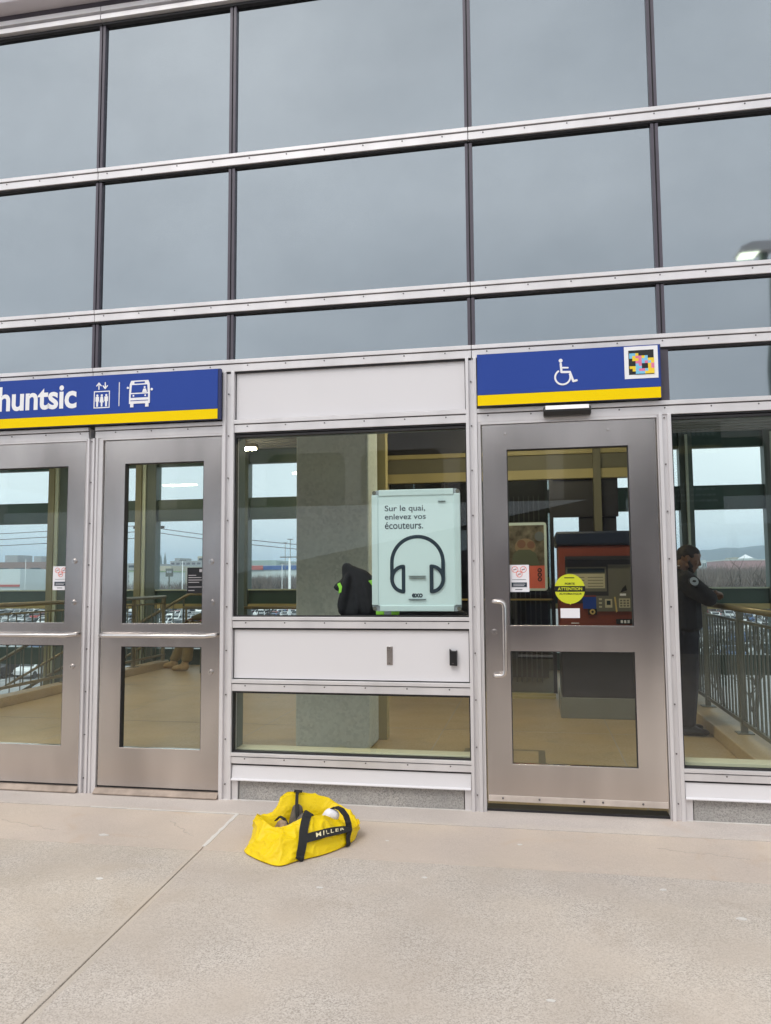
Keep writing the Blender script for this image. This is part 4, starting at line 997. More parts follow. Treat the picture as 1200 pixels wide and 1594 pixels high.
# inner tape hanging from the peak, inner flap loop
b = MB(); b.ribbon([(-1.225, -.555, .212), (-1.222, -.585, .200), (-1.215, -.612, .165), (-1.205, -.64, .125), (-1.195, -.66, .08)], (.0085, -.003, 0), .004)
b.ribbon([(-1.245, -.560, .212), (-1.206, -.545, .206)], (0, .005, .004), .005)
b.ribbon([(-1.285, -.735, .112), (-1.262, -.742, .135), (-1.238, -.75, .128), (-1.215, -.76, .098), (-1.20, -.77, .07)], (.004, .008, 0), .005)
b.build('inner_tape', M['webbing'], BG)
t = thing('bag_contents', 'brown and grey work gear heaped inside the yellow bag', 'gear', (-1.2, -.7, .03))
organic('gear', M['brownitem'], t, [[((-1.27, -.74, .05), (.035, .035, .03)), ((-1.245, -.755, .105), (.028, .025, .02))], [((-1.20, -.76, .05), (.05, .04, .03)), ((-1.22, -.78, .09), (.03, .02, .02))]], .005, 3)
organic('cloth_bundle', M['greycloth'], t, [[((-1.17, -.66, .05), (.06, .06, .04)), ((-1.15, -.655, .105), (.045, .04, .03))], [((-1.22, -.61, .06), (.04, .04, .04)), ((-1.215, -.60, .13), (.03, .02, .03))], [((-1.09, -.67, .06), (.06, .06, .03)), ((-1.04, -.62, .06), (.05, .05, .03))]], .005, 3)
t = thing('white_roll', 'rounded white item poking out of the yellow bag', 'item', (-1.04, -.66, .06))
organic('roll', M['paper'], t, [[((-1.055, -.655, .09), .032), ((-1.03, -.655, .128), .033), ((-1.012, -.648, .125), .03)]], .004, 3)

# ================================================================== PEOPLE
def finger_set(base, fwd, side, up, s=1., curl=.6):
    """four unequal bent fingers + thumb as hulls"""
    caps = []
    f, sd_, u = Vector(fwd).normalized(), Vector(side).normalized(), Vector(up).normalized(); base = Vector(base)
    caps.append([(base, (.024*s, .024*s, .016*s)), (base+f*.065*s-sd_*.022*s, .014*s), (base+f*.068*s+sd_*.022*s, .014*s)])
    for i, ln in enumerate((.066, .076, .070, .054)):
        a = base+f*.070*s+sd_*(-.027+.018*i)*s
        k1 = a+(f*math.cos(curl*.5)-u*math.sin(curl*.5))*ln*.45*s; k2 = k1+(f*math.cos(curl*1.4)-u*math.sin(curl*1.4))*ln*.32*s; k3 = k2+(f*math.cos(curl*2.1)-u*math.sin(curl*2.1))*ln*.26*s
        caps += [[(a, .0088*s), (k1, .0082*s)], [(k1, .0082*s), (k2, .0076*s)], [(k2, .0076*s), (k3, .0068*s)]]
    a = base+f*.018*s-sd_*.024*s; k = a+(f*.55-sd_*.75-u*.2)*.034*s; e = k+(f*.9-sd_*.25-u*.25)*.030*s
    caps += [[(a, .012*s), (k, .010*s)], [(k, .010*s), (e, .0085*s)]]
    return caps
def head_caps(c, fw, tilt):
    """head hulls; c centre, fw yaw angle of the face (rad, 0=+X), tilt downwards"""
    Rm = Matrix.Translation(c) @ Matrix.Rotation(fw, 4, 'Z') @ Matrix.Rotation(tilt, 4, 'Y')
    T = lambda x, y, z: tuple(Rm @ Vector((x, y, z)))
    caps = [
        [(T(-.018, 0, .030), .082), (T(.028, 0, .035), .070)],                     # skull
        [(T(.028, 0, .0), .062), (T(.045, 0, -.045), .045), (T(-.005, 0, -.02), .06)],  # face
        [(T(.062, 0, -.085), .024), (T(.01, .045, -.055), .020), (T(.01, -.045, -.055), .020), (T(.04, 0, -.05), .04)],   # jaw, chin
        [(T(.088, 0, .012), .010), (T(.106, 0, -.022), .0125)], [(T(.096, .010, -.026), .009), (T(.096, -.010, -.026), .009)],  # nose
        [(T(.080, .030, .022), .014), (T(.080, -.030, .022), .014)],                # brow
        [(T(.084, .016, -.052), .009), (T(.084, -.016, -.052), .009), (T(.090, 0, -.050), .009)],  # lips
        [(T(.083, .012, -.064), .008), (T(.083, -.012, -.064), .008)],
        [(T(.066, .034, -.012), .022)], [(T(.066, -.034, -.012), .022)],             # cheeks
        [(T(-.006, .074, .012), (.016, .008, .022)), (T(-.002, .072, -.018), (.010, .007, .014))],   # ears
        [(T(-.006, -.074, .012), (.016, .008, .022)), (T(-.002, -.072, -.018), (.010, .007, .014))],
    ]
    return caps, T
# ---- guard leaning on the right railing
G = thing('person', 'man in black uniform jacket with white round sleeve patch leaning on the railing', 'person', (1.18, 2.5, 0))
hc = Vector((1.280, 2.47, 1.452)); caps, T = head_caps(hc, R(-8), R(16))
hand = finger_set((1.475, 2.60, 1.115), (.35, 1, -.05), (1, -.25, 0), (0, 0, 1), 1., .8)+finger_set((1.50, 2.52, 1.165), (.45, .8, -.1), (1, -.45, 0), (0, 0, 1), 1., .7)
organic('body', M['skin'], G, caps+[[(T(-.03, 0, -.04), .058), ((1.205, 2.49, 1.34), .062)], [((1.205, 2.49, 1.34), .06), ((1.19, 2.50, 1.22), .10)], [((1.19, 2.5, 1.22), .1), ((1.19, 2.5, .9), .09)],
    [((1.19, 2.5, 1.25), .06), ((1.22, 2.31, 1.26), .04)], [((1.22, 2.31, 1.26), .036), ((1.38, 2.245, 1.11), .032)], [((1.38, 2.245, 1.11), .032), ((1.475, 2.60, 1.115), .024)],
    [((1.19, 2.5, 1.25), .06), ((1.22, 2.70, 1.26), .04)], [((1.22, 2.70, 1.26), .036), ((1.42, 2.78, 1.12), .032)], [((1.42, 2.78, 1.12), .03), ((1.49, 2.64, 1.16), .024)], [((1.49, 2.64, 1.16), .024), ((1.50, 2.52, 1.165), .024)],
    [((1.19, 2.42, .9), .08), ((1.20, 2.40, .5), .05)], [((1.20, 2.40, .5), .05), ((1.17, 2.39, .10), .035)], [((1.19, 2.6, .9), .08), ((1.20, 2.62, .5), .05)], [((1.20, 2.62, .5), .05), ((1.17, 2.63, .10), .035)]]+hand, .0065, 3)
# hair and beard
organic('hair', M['hair'], G, [[(T(-.020, 0, .036), .0835), (T(.020, 0, .048), .070)], [(T(-.050, 0, -.005), .052), (T(-.03, 0, .03), .074)], [(T(.052, .028, .070), .026), (T(.052, -.028, .070), .026), (T(-.01, 0, .078), .045)], [(T(.03, .066, .03), .012), (T(.0, .06, .03), .02)], [(T(.03, -.066, .03), .012), (T(.0, -.06, .03), .02)]], .005, 2)
organic('beard', M['hair'], G, [[(T(.060, 0, -.090), .022), (T(.03, .036, -.070), .018), (T(.03, -.036, -.070), .018)], [(T(.02, .048, -.055), .013), (T(.008, .062, -.015), .007), (T(.045, .040, -.055), .012)], [(T(.02, -.048, -.055), .013), (T(.008, -.062, -.015), .007), (T(.045, -.040, -.055), .012)], [(T(.088, .012, -.042), .005), (T(.088, -.012, -.042), .005)]], .0045, 2)
organic('jacket', M['cloth_black'], G, [
    [((1.205, 2.5, .88), (.175, .21, .06)), ((1.20, 2.5, 1.16), (.175, .21, .08))],
    [((1.20, 2.5, 1.16), (.175, .21, .08)), ((1.20, 2.38, 1.285), (.105, .09, .065)), ((1.20, 2.62, 1.285), (.105, .09, .065)), ((1.19, 2.5, 1.34), (.07, .08, .04))],
    [((1.19, 2.5, 1.35), (.075, .075, .03)), ((1.18, 2.5, 1.375), (.066, .066, .022))],
    [((1.225, 2.31, 1.265), .092), ((1.33, 2.26, 1.17), .080)], [((1.33, 2.26, 1.17), .080), ((1.39, 2.245, 1.125), .068)], [((1.39, 2.245, 1.125), .066), ((1.46, 2.54, 1.12), .045)],
    [((1.205, 2.68, 1.27), .085), ((1.42, 2.78, 1.13), .065)], [((1.42, 2.78, 1.13), .06), ((1.485, 2.66, 1.165), .042)],
], .009, 5)
organic('trousers', M['navycloth'], G, [
    [((1.195, 2.5, .92), (.15, .18, .05)), ((1.21, 2.5, .80), (.15, .17, .08))],
    [((1.21, 2.42, .80), (.125, .095, .08)), ((1.235, 2.40, .48), (.088, .078, .05))], [((1.235, 2.40, .48), (.088, .078, .05)), ((1.20, 2.39, .09), (.080, .07, .03))],
    [((1.21, 2.58, .80), (.125, .095, .08)), ((1.235, 2.62, .48), (.088, .078, .05))], [((1.235, 2.62, .48), (.088, .078, .05)), ((1.20, 2.63, .09), (.080, .07, .03))]], .010, 4)
for yy in (2.39, 2.63):
    organic('shoe', M['shoe'], G, [[((1.165, yy, .04), (.05, .045, .04)), ((1.33, yy-.01, .028), (.055, .045, .028))], [((1.19, yy, .075), (.05, .042, .03)), ((1.26, yy, .05), (.05, .04, .03))]], .007, 3)
# round sleeve patch and pale collar edge
pc = Vector((1.268, 2.188, 1.262)); pn = Vector((.25, -.90, .35)).normalized(); e1 = pn.cross(Vector((0, 0, 1))).normalized()*-1; e2 = e1.cross(pn)*-1
b = MB()
for rr_, dd, mi in ((.042, .0, 1), (.036, .004, 0), (.016, .007, 1)):
    vs = [pc+pn*(dd+dz)+e1*rr_*math.cos(2*math.pi*i/20)+e2*rr_*(1 if mi == 0 or rr_ > .04 else .6)*math.sin(2*math.pi*i/20) for dz in (-.02, .004) for i in range(20)]
    b.add(vs, [list(range(20, 40)), list(range(19, -1, -1))]+[[i, (i+1) % 20, 20+(i+1) % 20, 20+i] for i in range(20)], mi)
b.build('sleeve_patch', [M['reflect'], M['black']], G)
b = MB(); n = 14; pts = [(1.19+.064*math.cos(R(-170+180*i/n)), 2.5+.070*math.sin(R(-170+180*i/n)), 1.402-.018*i/n) for i in range(n+1)]
b.tube(pts, .006, 6); b.build('collar', M['aluworn'], G, smooth=True)

# ---- person sitting by the far glass
S = thing('person', 'seated person in khaki trousers and tan boots glimpsed through the middle-left door', 'person', (-4.7, 6.3, 0))
hc = Vector((-4.60, 6.32, 1.26)); caps, T = head_caps(hc, R(178), R(18))
organic('body', M['skin'], S, caps+[[(T(-.03, 0, -.04), .056), ((-4.53, 6.32, 1.13), .06)], [((-4.53, 6.32, 1.10), .08), ((-4.47, 6.32, .62), .10)],
    [((-4.5, 6.14, 1.02), .045), ((-4.62, 6.10, .80), .038)], [((-4.62, 6.10, .80), .036), ((-4.84, 6.18, .76), .026)], [((-4.5, 6.50, 1.02), .045), ((-4.64, 6.54, .80), .038)], [((-4.64, 6.54, .8), .036), ((-4.86, 6.46, .76), .026)],
    [((-4.50, 6.24, .6), .08), ((-4.90, 6.20, .62), .055)], [((-4.90, 6.20, .62), .05), ((-4.96, 6.20, .12), .036)], [((-4.50, 6.42, .6), .08), ((-5.02, 6.48, .62), .055)], [((-5.02, 6.48, .62), .05), ((-5.26, 6.50, .12), .036)]]
    +finger_set((-4.86, 6.19, .745), (-1, .15, -.2), (0, 1, 0), (0, 0, 1), 1, .6)+finger_set((-4.88, 6.45, .745), (-1, 0, -.2), (0, 1, 0), (0, 0, 1), 1, .6), .008, 3)
organic('hair', M['hair'], S, [[(T(-.022, 0, .045), .088), (T(.02, 0, .062), .068)]], .01, 2)
organic('jacket', M['beigecloth'], S, [[((-4.47, 6.32, .60), (.15, .19, .06)), ((-4.50, 6.32, 1.0), (.13, .19, .08))], [((-4.50, 6.32, 1.0), (.13, .19, .08)), ((-4.53, 6.32, 1.12), (.07, .08, .03))],
    [((-4.5, 6.14, 1.03), .075), ((-4.62, 6.10, .80), .060)], [((-4.62, 6.10, .80), .06), ((-4.82, 6.17, .76), .042)], [((-4.5, 6.50, 1.03), .075), ((-4.64, 6.54, .80), .06)], [((-4.64, 6.54, .80), .06), ((-4.84, 6.46, .76), .042)]], .011, 4)
organic('trousers', M['khaki'], S, [[((-4.48, 6.32, .58), (.15, .19, .09))], [((-4.50, 6.23, .60), .105), ((-4.90, 6.20, .62), .082)], [((-4.90, 6.20, .62), .080), ((-4.95, 6.20, .16), (.082, .08, .04))],
    [((-4.50, 6.42, .60), .105), ((-5.02, 6.48, .62), .082)], [((-5.02, 6.48, .62), .080), ((-5.27, 6.50, .14), (.085, .08, .04))]], .011, 4)
for x, yy in ((-4.97, 6.20), (-5.28, 6.50)):
    organic('boot', M['boot'], S, [[((x, yy, .06), (.055, .05, .06)), ((x-.16, yy, .035), (.05, .045, .035))], [((x, yy, .14), (.05, .048, .03)), ((x-.02, yy, .07), (.06, .05, .04))]], .008, 3)
t = thing('bench', 'low dark bench under the seated person', 'bench', (-4.45, 6.32, 0))
MB().box(-4.68, -4.20, 5.9, 6.66, .44, .49).build('seat', M['machbody'], t, bevel=.005)
for xx in (-4.64, -4.27):
    for yy in (5.95, 6.58): MB().box(xx, xx+.05, yy, yy+.05, 0, .44).build('leg', M['bar'], t)

# ================================================================== BEHIND THE PHOTOGRAPHER: platform canopy, seen only as reflections
CN = thing('platform_canopy', 'grey platform canopy on rounded portal posts reflected in the station glass', 'canopy', (0, -9, 0))
def portal(x0, x1):
    z0, z1, r = 2.66, 3.56, .16; out_ = [(x0, 1.8), (x0, z1), (x1, z1), (x1, 1.8)]
    return x0, x1
b = MB(); b.box(-12, 8, -13.2, -9.0, 3.92, 4.02)
for i in range(9): b.box(-12, 8, -9.0-.45*i-.06, -9.0-.45*i, 3.80, 3.92)
b.build('roof', M['canopy'], CN)
b = MB(); b.box(-12, 8, -9.0, -8.92, 3.56, 3.86); b.build('fascia', M['canopy'], CN)
xs = [-12+1.75*i+.13 for i in range(12)]
for x in xs:
    pw = .14; b = MB(); pts = []
    # post with filleted top corners
    prof = [(x-pw, 2.62), (x-pw, 3.36)]+[(x-pw-.2+.2*math.cos(R(a)), 3.36+.2*math.sin(R(a))) for a in (15, 35, 55, 75, 90)]+[(x+pw+.2-.2*math.cos(R(a)), 3.36+.2*math.sin(R(a))) for a in (90, 75, 55, 35, 15)]+[(x+pw, 3.36), (x+pw, 2.62)]
    b.prism(prof, -9.0, -8.93, 'y'); (b.box(x-.06, x+.06, -8.99, -8.94, -.0, 2.62) if xs.index(x) in (1, 8, 11) else None); b.build('post', M['canopy'], CN)
b = MB(); b.box(-12, 8, -10.2, -10.1, 2.72, 3.8); b.build('back_panel', M['canopyback'], CN)
t = thing('parapet_wall', 'dark sloping stair parapet reflected in the station glass', 'wall', (0, -9.6, 0))
MB().prism([(-12, 0), (-12, .6), (-6.2, 1.3), (1.6, 2.80), (1.6, 0)], -9.9, -9.7, 'y').build('wall', M['concdark'], t)
MB().box(1.6, 9, -9.9, -9.7, 0, 2.20).build('wall', M['canopyback'], t)  # added height keeps the bright sky reflection off the guard's head
t = thing('street_lamp', 'lit flat-headed lamp on a dark pole reflected in the upper right glass', 'street lamp', (3.98, -9.2, 0))
MB().tube([(3.98, -9.2, 0), (3.98, -9.2, 6.9)], [.08, .06], 14).build('pole', M['greenmull'], t, smooth=True)
MB().prism([(3.58, 6.76), (3.64, 6.88), (3.80, 6.95), (4.10, 6.95), (4.10, 6.76)], -9.35, -9.05, 'y').build('head', M['canopy'], t, bevel=.02)
MB().prism([(3.62, 6.73), (3.65, 6.765), (3.90, 6.765), (3.87, 6.73)], -9.32, -9.08, 'y').build('lens', M['streetlit'], t)
t = thing('platform_sign', 'dark information board on two posts reflected in the right window', 'sign', (2.0, -5.4, 0))
MB().box(1.5, 2.27, -5.6, -5.5, 1.95, 3.19).build('board', M['machbody'], t, bevel=.01)
for x in (1.56, 2.21): MB().box(x-.03, x+.03, -5.66, -5.60, 0, 3.1).build('post', M['bar'], t)
MB().box(1.5, 2.27, -5.498, -5.49, 2.80, 2.90).build('band', M['cream'], t)
b = MB(); rr = random.Random(2)
for k in range(4):
    x = 1.6
    while x < 2.15:
        l = rr.uniform(.02, .07); b.box(x, x+l, -5.498, -5.494, 2.42-.07*k, 2.445-.07*k); x += l+.015
for k in range(12): b.box(1.55+.055*k, 1.585+.055*k, -5.498, -5.494, 3.02, 3.10)
b.build('text_line', M['reflect'], t)

# ================================================================== THE CITY BEYOND
GZ = -7.5
def D(s, y): return s*(y+4.5858)
def Zs(s, y): return 1.3+s*(y+4.5858)
def building(name, label, sx0, sx1, ztop, y, depth, m, roof=None, floors=0, band=None, win=None):
    x0, x1 = D(sx0, y), D(sx1, y); z1 = Zs(ztop, y)
    t = thing(name, label, 'building', ((x0+x1)/2, y, GZ))
    MB().box(x0, x1, y, y+depth, GZ, z1).build('wall', m, t)
    if roof: MB().box(x0-.3, x1+.3, y-.3, y+depth, z1, z1+(z1-GZ)*.04).build('roof', roof, t)
    if band: MB().box(x0, x1, y-.4, y, Zs(band[0], y), Zs(band[1], y)).build('fascia_band', band[2], t)
    if floors:
        fh = (z1-GZ)/(floors+.3); n = max(2, int((x1-x0)/ (fh*1.2)))
        for f in range(floors):
            b = MB(); z = GZ+fh*(f+.45)
            for i in range(n):
                xa = x0+(x1-x0)*(i+.18)/n; b.box(xa, xa+(x1-x0)/n*.64, y-.08, y, z, z+fh*.45)
            b.build('window_row', win or M['carglass'], t)
    return t
cm = lambda n, c: pm(n, c, .8, 0, .08, .05)
brick, pale, greyb, redb, blueb, beige, teal_ = cm('brick_wall', (.24, .15, .12)), cm('pale_cladding', (.55, .60, .60)), cm('grey_block', (.33, .34, .35)), cm('red_cladding', (.42, .10, .08)), cm('blue_cladding', (.07, .13, .33)), cm('beige_wall', (.45, .42, .33)), cm('teal_roof', (.30, .38, .36))
building('brick_block', 'long brown brick block on the skyline seen through the leftmost door', -.80, -.650, .0270, 420, 60, brick, floors=2)
building('rooftop_box', 'larger grey plant room on the brick block skyline', -.7357, -.7162, .0368, 440, 15, greyb)
building('rooftop_box', 'smaller grey plant room on the brick block skyline', -.6902, -.6791, .0350, 440, 12, greyb)
building('warehouse', 'white warehouse with a red stripe seen through the leftmost door', -.80, -.7110, .0175, 230, 50, pale, band=(-.0075, -.0045, redb))
building('warehouse', 'low white warehouse right of the red striped one', -.7100, -.650, .0140, 245, 40, pale, band=(-.0105, -.0055, greyb))
building('office_block', 'stepped grey office block with window bands seen through the middle-left door', -.4849, -.425, .0260, 520, 60, greyb, floors=7, win=M['concdark'])
building('rooftop_box', 'plant room above the stepped grey office block', -.4784, -.4709, .0300, 540, 20, greyb)
building('office_block', 'tall pale office block right of the stepped one', -.4455, -.4250, .0320, 540, 40, beige, floors=7)
building('store', 'beige low store behind the billboard', -.512, -.484, .0195, 380, 40, beige)
building('apartment_block', 'flat grey apartment block with many windows on the left skyline', -.548, -.524, .0235, 460, 40, greyb, floors=6)
building('store', 'low store with pale green roof on the left', -.545, -.524, .0120, 300, 40, pale, roof=cm('green_roof', (.30, .42, .22)))
building('superstore', 'long store with a red and blue fascia seen through the middle window', -.384, -.295, .0192, 360, 60, pale, band=(.0130, .0186, blueb))
o = building('roof_hall', 'teal roofed hall behind the red and blue store', -.39, -.335, .0255, 430, 50, teal_)
o = building('roof_hall', 'grey roofed hall right of the teal one', -.338, -.29, .0215, 440, 50, greyb)
y = 360; t = bpy.data.objects['superstore']; MB().box(D(-.3722, y), D(-.3525, y), y-.8, y-.4, Zs(.0131, y), Zs(.0188, y)).build('red_fascia', redb, t)
building('red_roof_hall', 'long pink red roofed hall seen right of the guard',   .222, .30, .0190, 620, 60, cm('pink_cladding', (.40, .24, .24)), roof=pale)
for i in range(16):
    sx = .155+.0085*i; hgt = random.uniform(.010, .024)
    building('city_block', 'small pale city block number among the hazy roofs right of the guard'.replace(' number', ''), sx, sx+random.uniform(.004, .010), hgt, 900+60*(i % 5), 40, random.choice([greyb, pale, beige]), floors=3)['group'] = 'hazy city blocks below the hill'
t = thing('white_tent', 'white peaked tent roof in the haze right of the guard', 'tent', (D(.249, 800), 800, GZ))
b = MB(); xa, xb, yy = D(.242, 800), D(.2555, 800), 800; zt, zb = Zs(.0265, 800), Zs(.0215, 800)
b.add([(xa, yy, zb), (xb, yy, zb), (xb, yy+15, zb), (xa, yy+15, zb), ((xa+xb)/2, yy+7, zt)], [(0, 1, 4), (1, 2, 4), (2, 3, 4), (3, 0, 4), (3, 2, 1, 0)]); b.build('canvas', M['paper'], t); MB().box(xa, xb, yy, yy+15, GZ, zb-.05).build('wall', pale, t)
# church with two spires
t = thing('church', 'distant church with twin pointed spires seen through the middle-left door', 'church', (D(-.4945, 900), 900, GZ))
MB().box(D(-.5055, 900), D(-.488, 900), 900, 940, GZ, Zs(.0215, 900)).build('nave', greyb, t)
for s_, zt in ((-.4975, .0365), (-.4912, .0385)):
    xa, xb = D(s_-.0012, 900), D(s_+.0012, 900); zc = Zs(.026, 900); b = MB(); b.box(xa, xb, 896, 899, GZ, zc)
    b.add([(xa, 896, zc), (xb, 896, zc), (xb, 899, zc), (xa, 899, zc), ((xa+xb)/2, 897.5, Zs(zt, 900))], [(0, 1, 4), (1, 2, 4), (2, 3, 4), (3, 0, 4)]); b.build('spire', M['greenmull'], t)
# billboard
y = 170; t = thing('billboard', 'dark billboard on a single pole above the car park', 'billboard', (D(-.4866, y), y, GZ))
MB().box(D(-.4915, y), D(-.4818, y), y, y+.5, Zs(.0050, y), Zs(.0160, y)).build('board', M['bar'], t)
b = MB()
for i in range(3): b.box(D(-.4895+.0025*i, y), D(-.4880+.0025*i, y), y-.1, y, Zs(.0100, y), Zs(.0130, y))
b.build('lettering_block', M['reflect'], t); MB().tube([(D(-.4870, y), y+.3, GZ), (D(-.4870, y), y+.3, Zs(.005, y))], .2, 10).build('pole', M['bar'], t)
# light poles
def lightpole(sx, zt, y, r, label, m, head=True):
    x = D(sx, y); t = thing('light_pole', label, 'light pole', (x, y, GZ), 'light poles over the car park')
    MB().tube([(x, y, GZ), (x, y, Zs(zt, y))], [r, r*.7], 10).build('pole', m, t, smooth=True)
    if head: MB().box(x-r*6, x+r*6, y-.15, y+.15, Zs(zt, y), Zs(zt, y)+.12).build('lamp_head', M['bar'], t)
lightpole(-.4670, .0262, 150, .12, 'slim white light pole seen beside the black notice sticker', M['polewhite'])
lightpole(-.3163, .0288, 85, .19, 'thick white light pole seen beside the concrete column', M['polewhite'])
lightpole(-.3155, .0525, 140, .09, 'tall thin grey floodlight pole seen beside the concrete column', M['bar'])
lightpole(-.3225, .0483, 200, .10, 'thin grey floodlight pole left of the tallest one', M['bar'])
lightpole(-.3267, .0213, 120, .07, 'thin white light pole left of the thick one', M['polewhite'])
lightpole(-.703, .031, 200, .08, 'thin pale light pole seen through the leftmost door', M['polewhite'], False)
# overhead wires between two poles
def wire(label, pa, pb, sag, r=.018):
    n = 24; a, c = Vector(pa), Vector(pb)
    pts = [a.lerp(c, i/n)-Vector((0, 0, sag*4*(i/n)*(1-i/n))) for i in range(n+1)]
    tag(MB().tube(pts, r, 6).build('overhead_wire', M['wire']), label, 'wire', 'overhead wires beyond the far glass')
Y1 = 32
for k, (dz, lb) in enumerate(((0., 'uppermost overhead wire sagging past the far glass'), (-.30, 'second overhead wire sagging past the far glass'), (-.62, 'third overhead wire sagging past the far glass'))):
    wire(lb, (-40, Y1, Zs(.058, Y1)+dz), (D(-.520, Y1), Y1, Zs(.0755, Y1)+dz), .05)
for k, (dz, lb) in enumerate(((0., 'upper overhead wire falling right of the wire pole'), (-.22, 'lower overhead wire falling right of the wire pole'))):
    wire(lb, (D(-.520, Y1), Y1, Zs(.0735, Y1)+dz), (D(-.215, Y1), Y1, Zs(.038, Y1)+dz), .12)
t = thing('utility_pole', 'wooden utility pole hidden by the column that the wires meet at', 'utility pole', (D(-.520, Y1), Y1+.3, GZ))
MB().tube([(D(-.520, Y1), Y1+.3, GZ), (D(-.520, Y1), Y1+.3, 4.6)], .11, 10).build('pole', M['bark'], t); MB().box(D(-.520, Y1)-.8, D(-.520, Y1)+.8, Y1+.1, Y1+.3, 3.9, 4.02).build('crossarm', M['bark'], t)

t = thing('utility_pole', 'wooden utility pole standing in line behind the concrete column', 'utility pole', (D(-.215, Y1), Y1+.3, GZ))
MB().tube([(D(-.215, Y1), Y1+.3, GZ), (D(-.215, Y1), Y1+.3, 3.6)], .11, 10).build('pole', M['bark'], t); MB().box(D(-.215, Y1)-.8, D(-.215, Y1)+.8, Y1+.1, Y1+.3, 2.6, 2.72).build('crossarm', M['bark'], t)

# bare trees
def bare_tree(label, x, y, h, seed, lean=0., thick=.16):
    rnd = random.Random(seed); t = thing('bare_tree', label, 'tree', (x, y, GZ), 'bare trees beyond the far glass')
    trunk = MB(); crown = MB()
    def br(p, d, ln, r, lv):
        n = 4; pts = [p]; q = p
        for i in range(n):
            d = (d+Vector((rnd.uniform(-.22, .22), rnd.uniform(-.22, .22), rnd.uniform(-.05, .16)))).normalized(); q = q+d*ln/n; pts.append(q)
        rs = [r*(1-.42*i/n) for i in range(n+1)]
        (trunk if lv == 0 else crown).tube(pts, rs, 6 if lv < 2 else 4)
        if lv < 4:
            for k in range(3 if lv else 6):
                a = pts[rnd.randint(1, n)] if k else pts[-1]
                dd = (d+Vector((rnd.uniform(-1, 1), rnd.uniform(-1, 1), rnd.uniform(-.15, .6)))).normalized()
                br(a, dd, ln*rnd.uniform(.55, .78), r*.52, lv+1)
    br(Vector((x, y, GZ)), Vector((lean, 0, 1)).normalized(), h*.45, thick, 0)
    trunk.build('trunk', M['bark'], t, smooth=True); crown.build('crown', M['bark'], t, smooth=True)
bare_tree('bare tree just right of the guard head', D(.178, 46), 46, 9.0, 11, .15)
bare_tree('bare tree at the middle of the far right pane', D(.215, 52), 52, 9.2, 12, -.1)
bare_tree('bare tree at the right side of the far right pane', D(.250, 44), 44, 8.8, 13, .1)
bare_tree('bare tree at the right edge of the far right pane', D(.285, 50), 50, 9.4, 14, 0)
bare_tree('small bare tree by the car park seen through the middle window', D(-.346, 120), 120, 8.4, 15, 0, .15)
bare_tree('small bare tree left of its neighbour by the car park', D(-.356, 128), 128, 8.2, 16, 0, .15)
# scrub mass
rnd = random.Random(5); b = MB()
def scrub(sx0, sx1, y0, y1, n, h0, h1):
    for i in range(n):
        y_ = rnd.uniform(y0, y1); x = D(rnd.uniform(sx0, sx1), y_); h = (8.8+rnd.uniform(h0, h1)*y_)*rnd.uniform(.86, 1); z = GZ
        for k in range(7):
            a = rnd.uniform(0, 6.28); l = rnd.uniform(.3, 1.)*h*.4; b.tube([(x, y_, z), (x+math.cos(a)*l*.3, y_+math.sin(a)*l*.3, z+h*.55), (x+math.cos(a)*l, y_+math.sin(a)*l, z+h*rnd.uniform(.8, 1.))], [.10, .07, .02], 3, caps=False)
scrub(-.385, -.29, 230, 330, 520, .004, .0105)
scrub(.15, .30, 180, 480, 1500, .004, .0182)
scrub(-.55, -.42, 260, 350, 260, -.006, .004)
tag(b.build('distant_scrub', M['scrub']), 'reddish brown leafless scrub beyond the car park', 'scrub', kind='stuff')

# ------------------------------------------------------------------ parked cars
paints = {'white': (.72, .73, .74), 'silver': (.42, .44, .46), 'black': (.02, .02, .025), 'grey': (.13, .14, .15), 'red': (.30, .03, .03), 'blue': (.04, .09, .22)}
CP = {k: pm('car_'+k, v, .3, .2, .03, 1) for k, v in paints.items()}
def make_car():
    t = thing('parked_car', 'white car parked in the lot beyond the far glass', 'car', (0, 0, 0))
    b = MB(); side = [(-2.2, .35), (-2.25, .75), (-2.05, .88), (-1.35, .95), (-.75, 1.42), (.75, 1.45), (1.45, 1.0), (2.1, .95), (2.22, .7), (2.2, .35)]
    b.prism(side, -.86, .86, 'y'); bd = b.build('body', CP['white'], t, bevel=.06)
    b = MB(); b.prism([(-1.22, .98), (-.70, 1.36), (.70, 1.38), (1.28, 1.0)], -.875, .875, 'y')
    b.add([(-1.30, -.7, 1.0), (-.82, -.66, 1.405), (-.82, .66, 1.405), (-1.30, .7, 1.0)], [(0, 1, 2, 3)]); b.add([(1.42, -.7, 1.05), (.86, -.66, 1.43), (.86, .66, 1.43), (1.42, .7, 1.05)], [(0, 1, 2, 3)])
    b.build('window', M['carglass'], t)
    for x in (-1.4, 1.4):
        for y_ in (-.88, .88): MB().tube([(x, y_-.10*(1 if y_ > 0 else -1), .33), (x, y_+.01*(1 if y_ > 0 else -1), .33)], .33, 14).build('wheel', M['tyre'], t)
    return t
car0 = make_car(); first = True; rnd = random.Random(21); cnt = 0
gaps = [(-.79, -.655, 60, 330), (-.55, -.525, 60, 330), (-.506, -.43, 95, 330), (-.38, -.305, 95, 330), (.15, .29, 70, 200)]
fr_, fu_ = r_, u_
def vis(x, y_):
    s_ = x/(y_+4.5858)
    return any(a < s_ < c and y0 <= y_ <= y1 for a, c, y0, y1 in gaps)
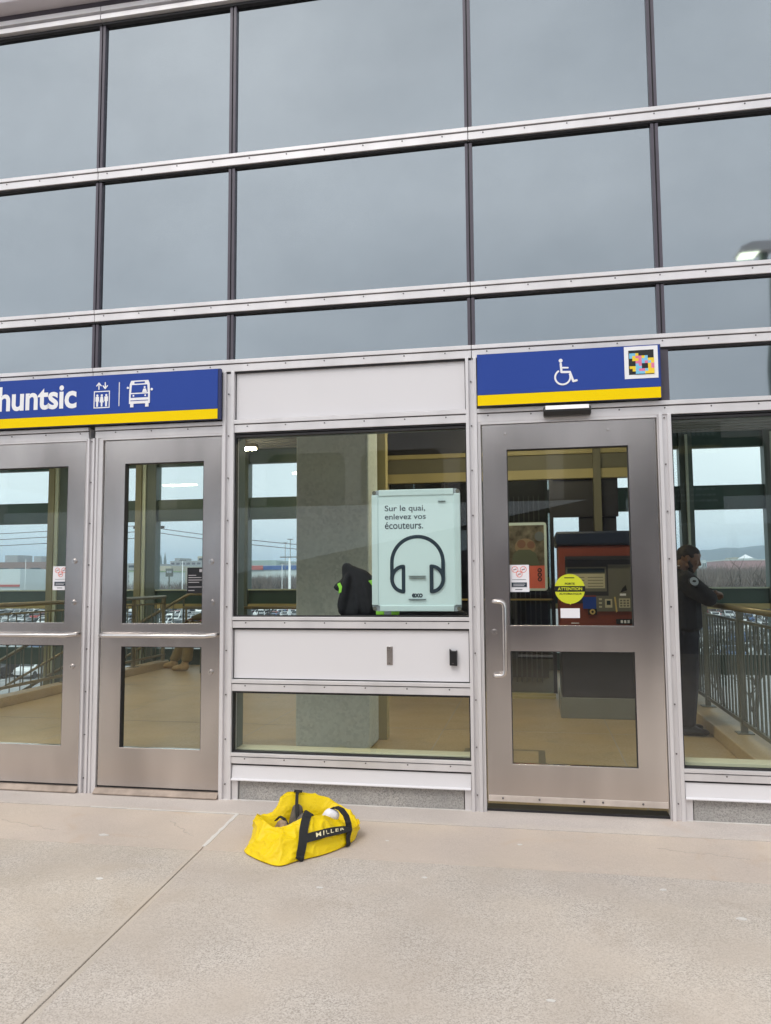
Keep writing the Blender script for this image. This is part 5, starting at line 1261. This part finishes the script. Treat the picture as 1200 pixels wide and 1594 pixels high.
rowys = [62, 68, 84, 90, 106, 112, 128, 134, 150, 156, 172, 178, 194, 200]
cands = []
for ry in rowys:
    x = -175.
    while x < 62:
        if rnd.random() < .84 and vis(x, ry): cands.append((x+rnd.uniform(-.2, .2), ry+rnd.uniform(-.3, .3)))
        x += 2.75
cands.sort(key=lambda c: c[0]**2+c[1]**2)
for (x, y_) in cands[:290]:
    if first: c = car0; first = False; kids = list(c.children)
    else:
        c = car0.copy(); col.objects.link(c); kids = []
        for ch in car0.children:
            if ch.name.startswith('wheel') and y_ > 110: continue
            k = ch.copy(); col.objects.link(k); k.parent = c; kids.append(k)
    colr = rnd.choice(['white', 'white', 'white', 'silver', 'silver', 'grey', 'grey', 'black', 'black', 'white', 'silver', 'blue', 'red'])
    c.location = (x, y_, GZ); c.rotation_euler = (0, 0, R(90+rnd.choice([0, 180])+rnd.uniform(-2, 2))); s_ = rnd.uniform(.94, 1.12); c.scale = (s_, s_, rnd.uniform(.95, 1.25))
    c['label'] = colr+' car parked in the rows of the lot beyond the far glass'; c['group'] = colr+' cars parked in rows in the lot'
    for k in kids:
        if k.name.startswith('body'):
            k.material_slots[0].link = 'OBJECT'; k.material_slots[0].material = CP[colr]
b = MB()
for ry in rowys[::2]:
    x = -175.
    while x < 62:
        if vis(x, ry): b.box(x-1.43, x-1.33, ry-3, ry+9, GZ, GZ+.02)
        x += 2.75
if b.v: tag(b.build('parking_line', M['polewhite']), kind='structure')

# ------------------------------------------------------------------ haze
hm = bpy.data.materials.new('haze'); hm.use_nodes = True; t = hm.node_tree; t.nodes.clear()
o = node(t, 'ShaderNodeOutputMaterial'); pv = node(t, 'ShaderNodeVolumePrincipled'); pv.inputs['Color'].default_value = (.66, .82, 1, 1); pv.inputs['Density'].default_value = .00026; pv.inputs['Anisotropy'].default_value = 0
t.links.new(pv.outputs[0], o.inputs['Volume'])
hz = MB().box(-6200, 6200, -6200, 7200, -8.6, 230).build('haze', hm); tag(hz, 'pale air haze over the whole place', 'haze', kind='stuff')
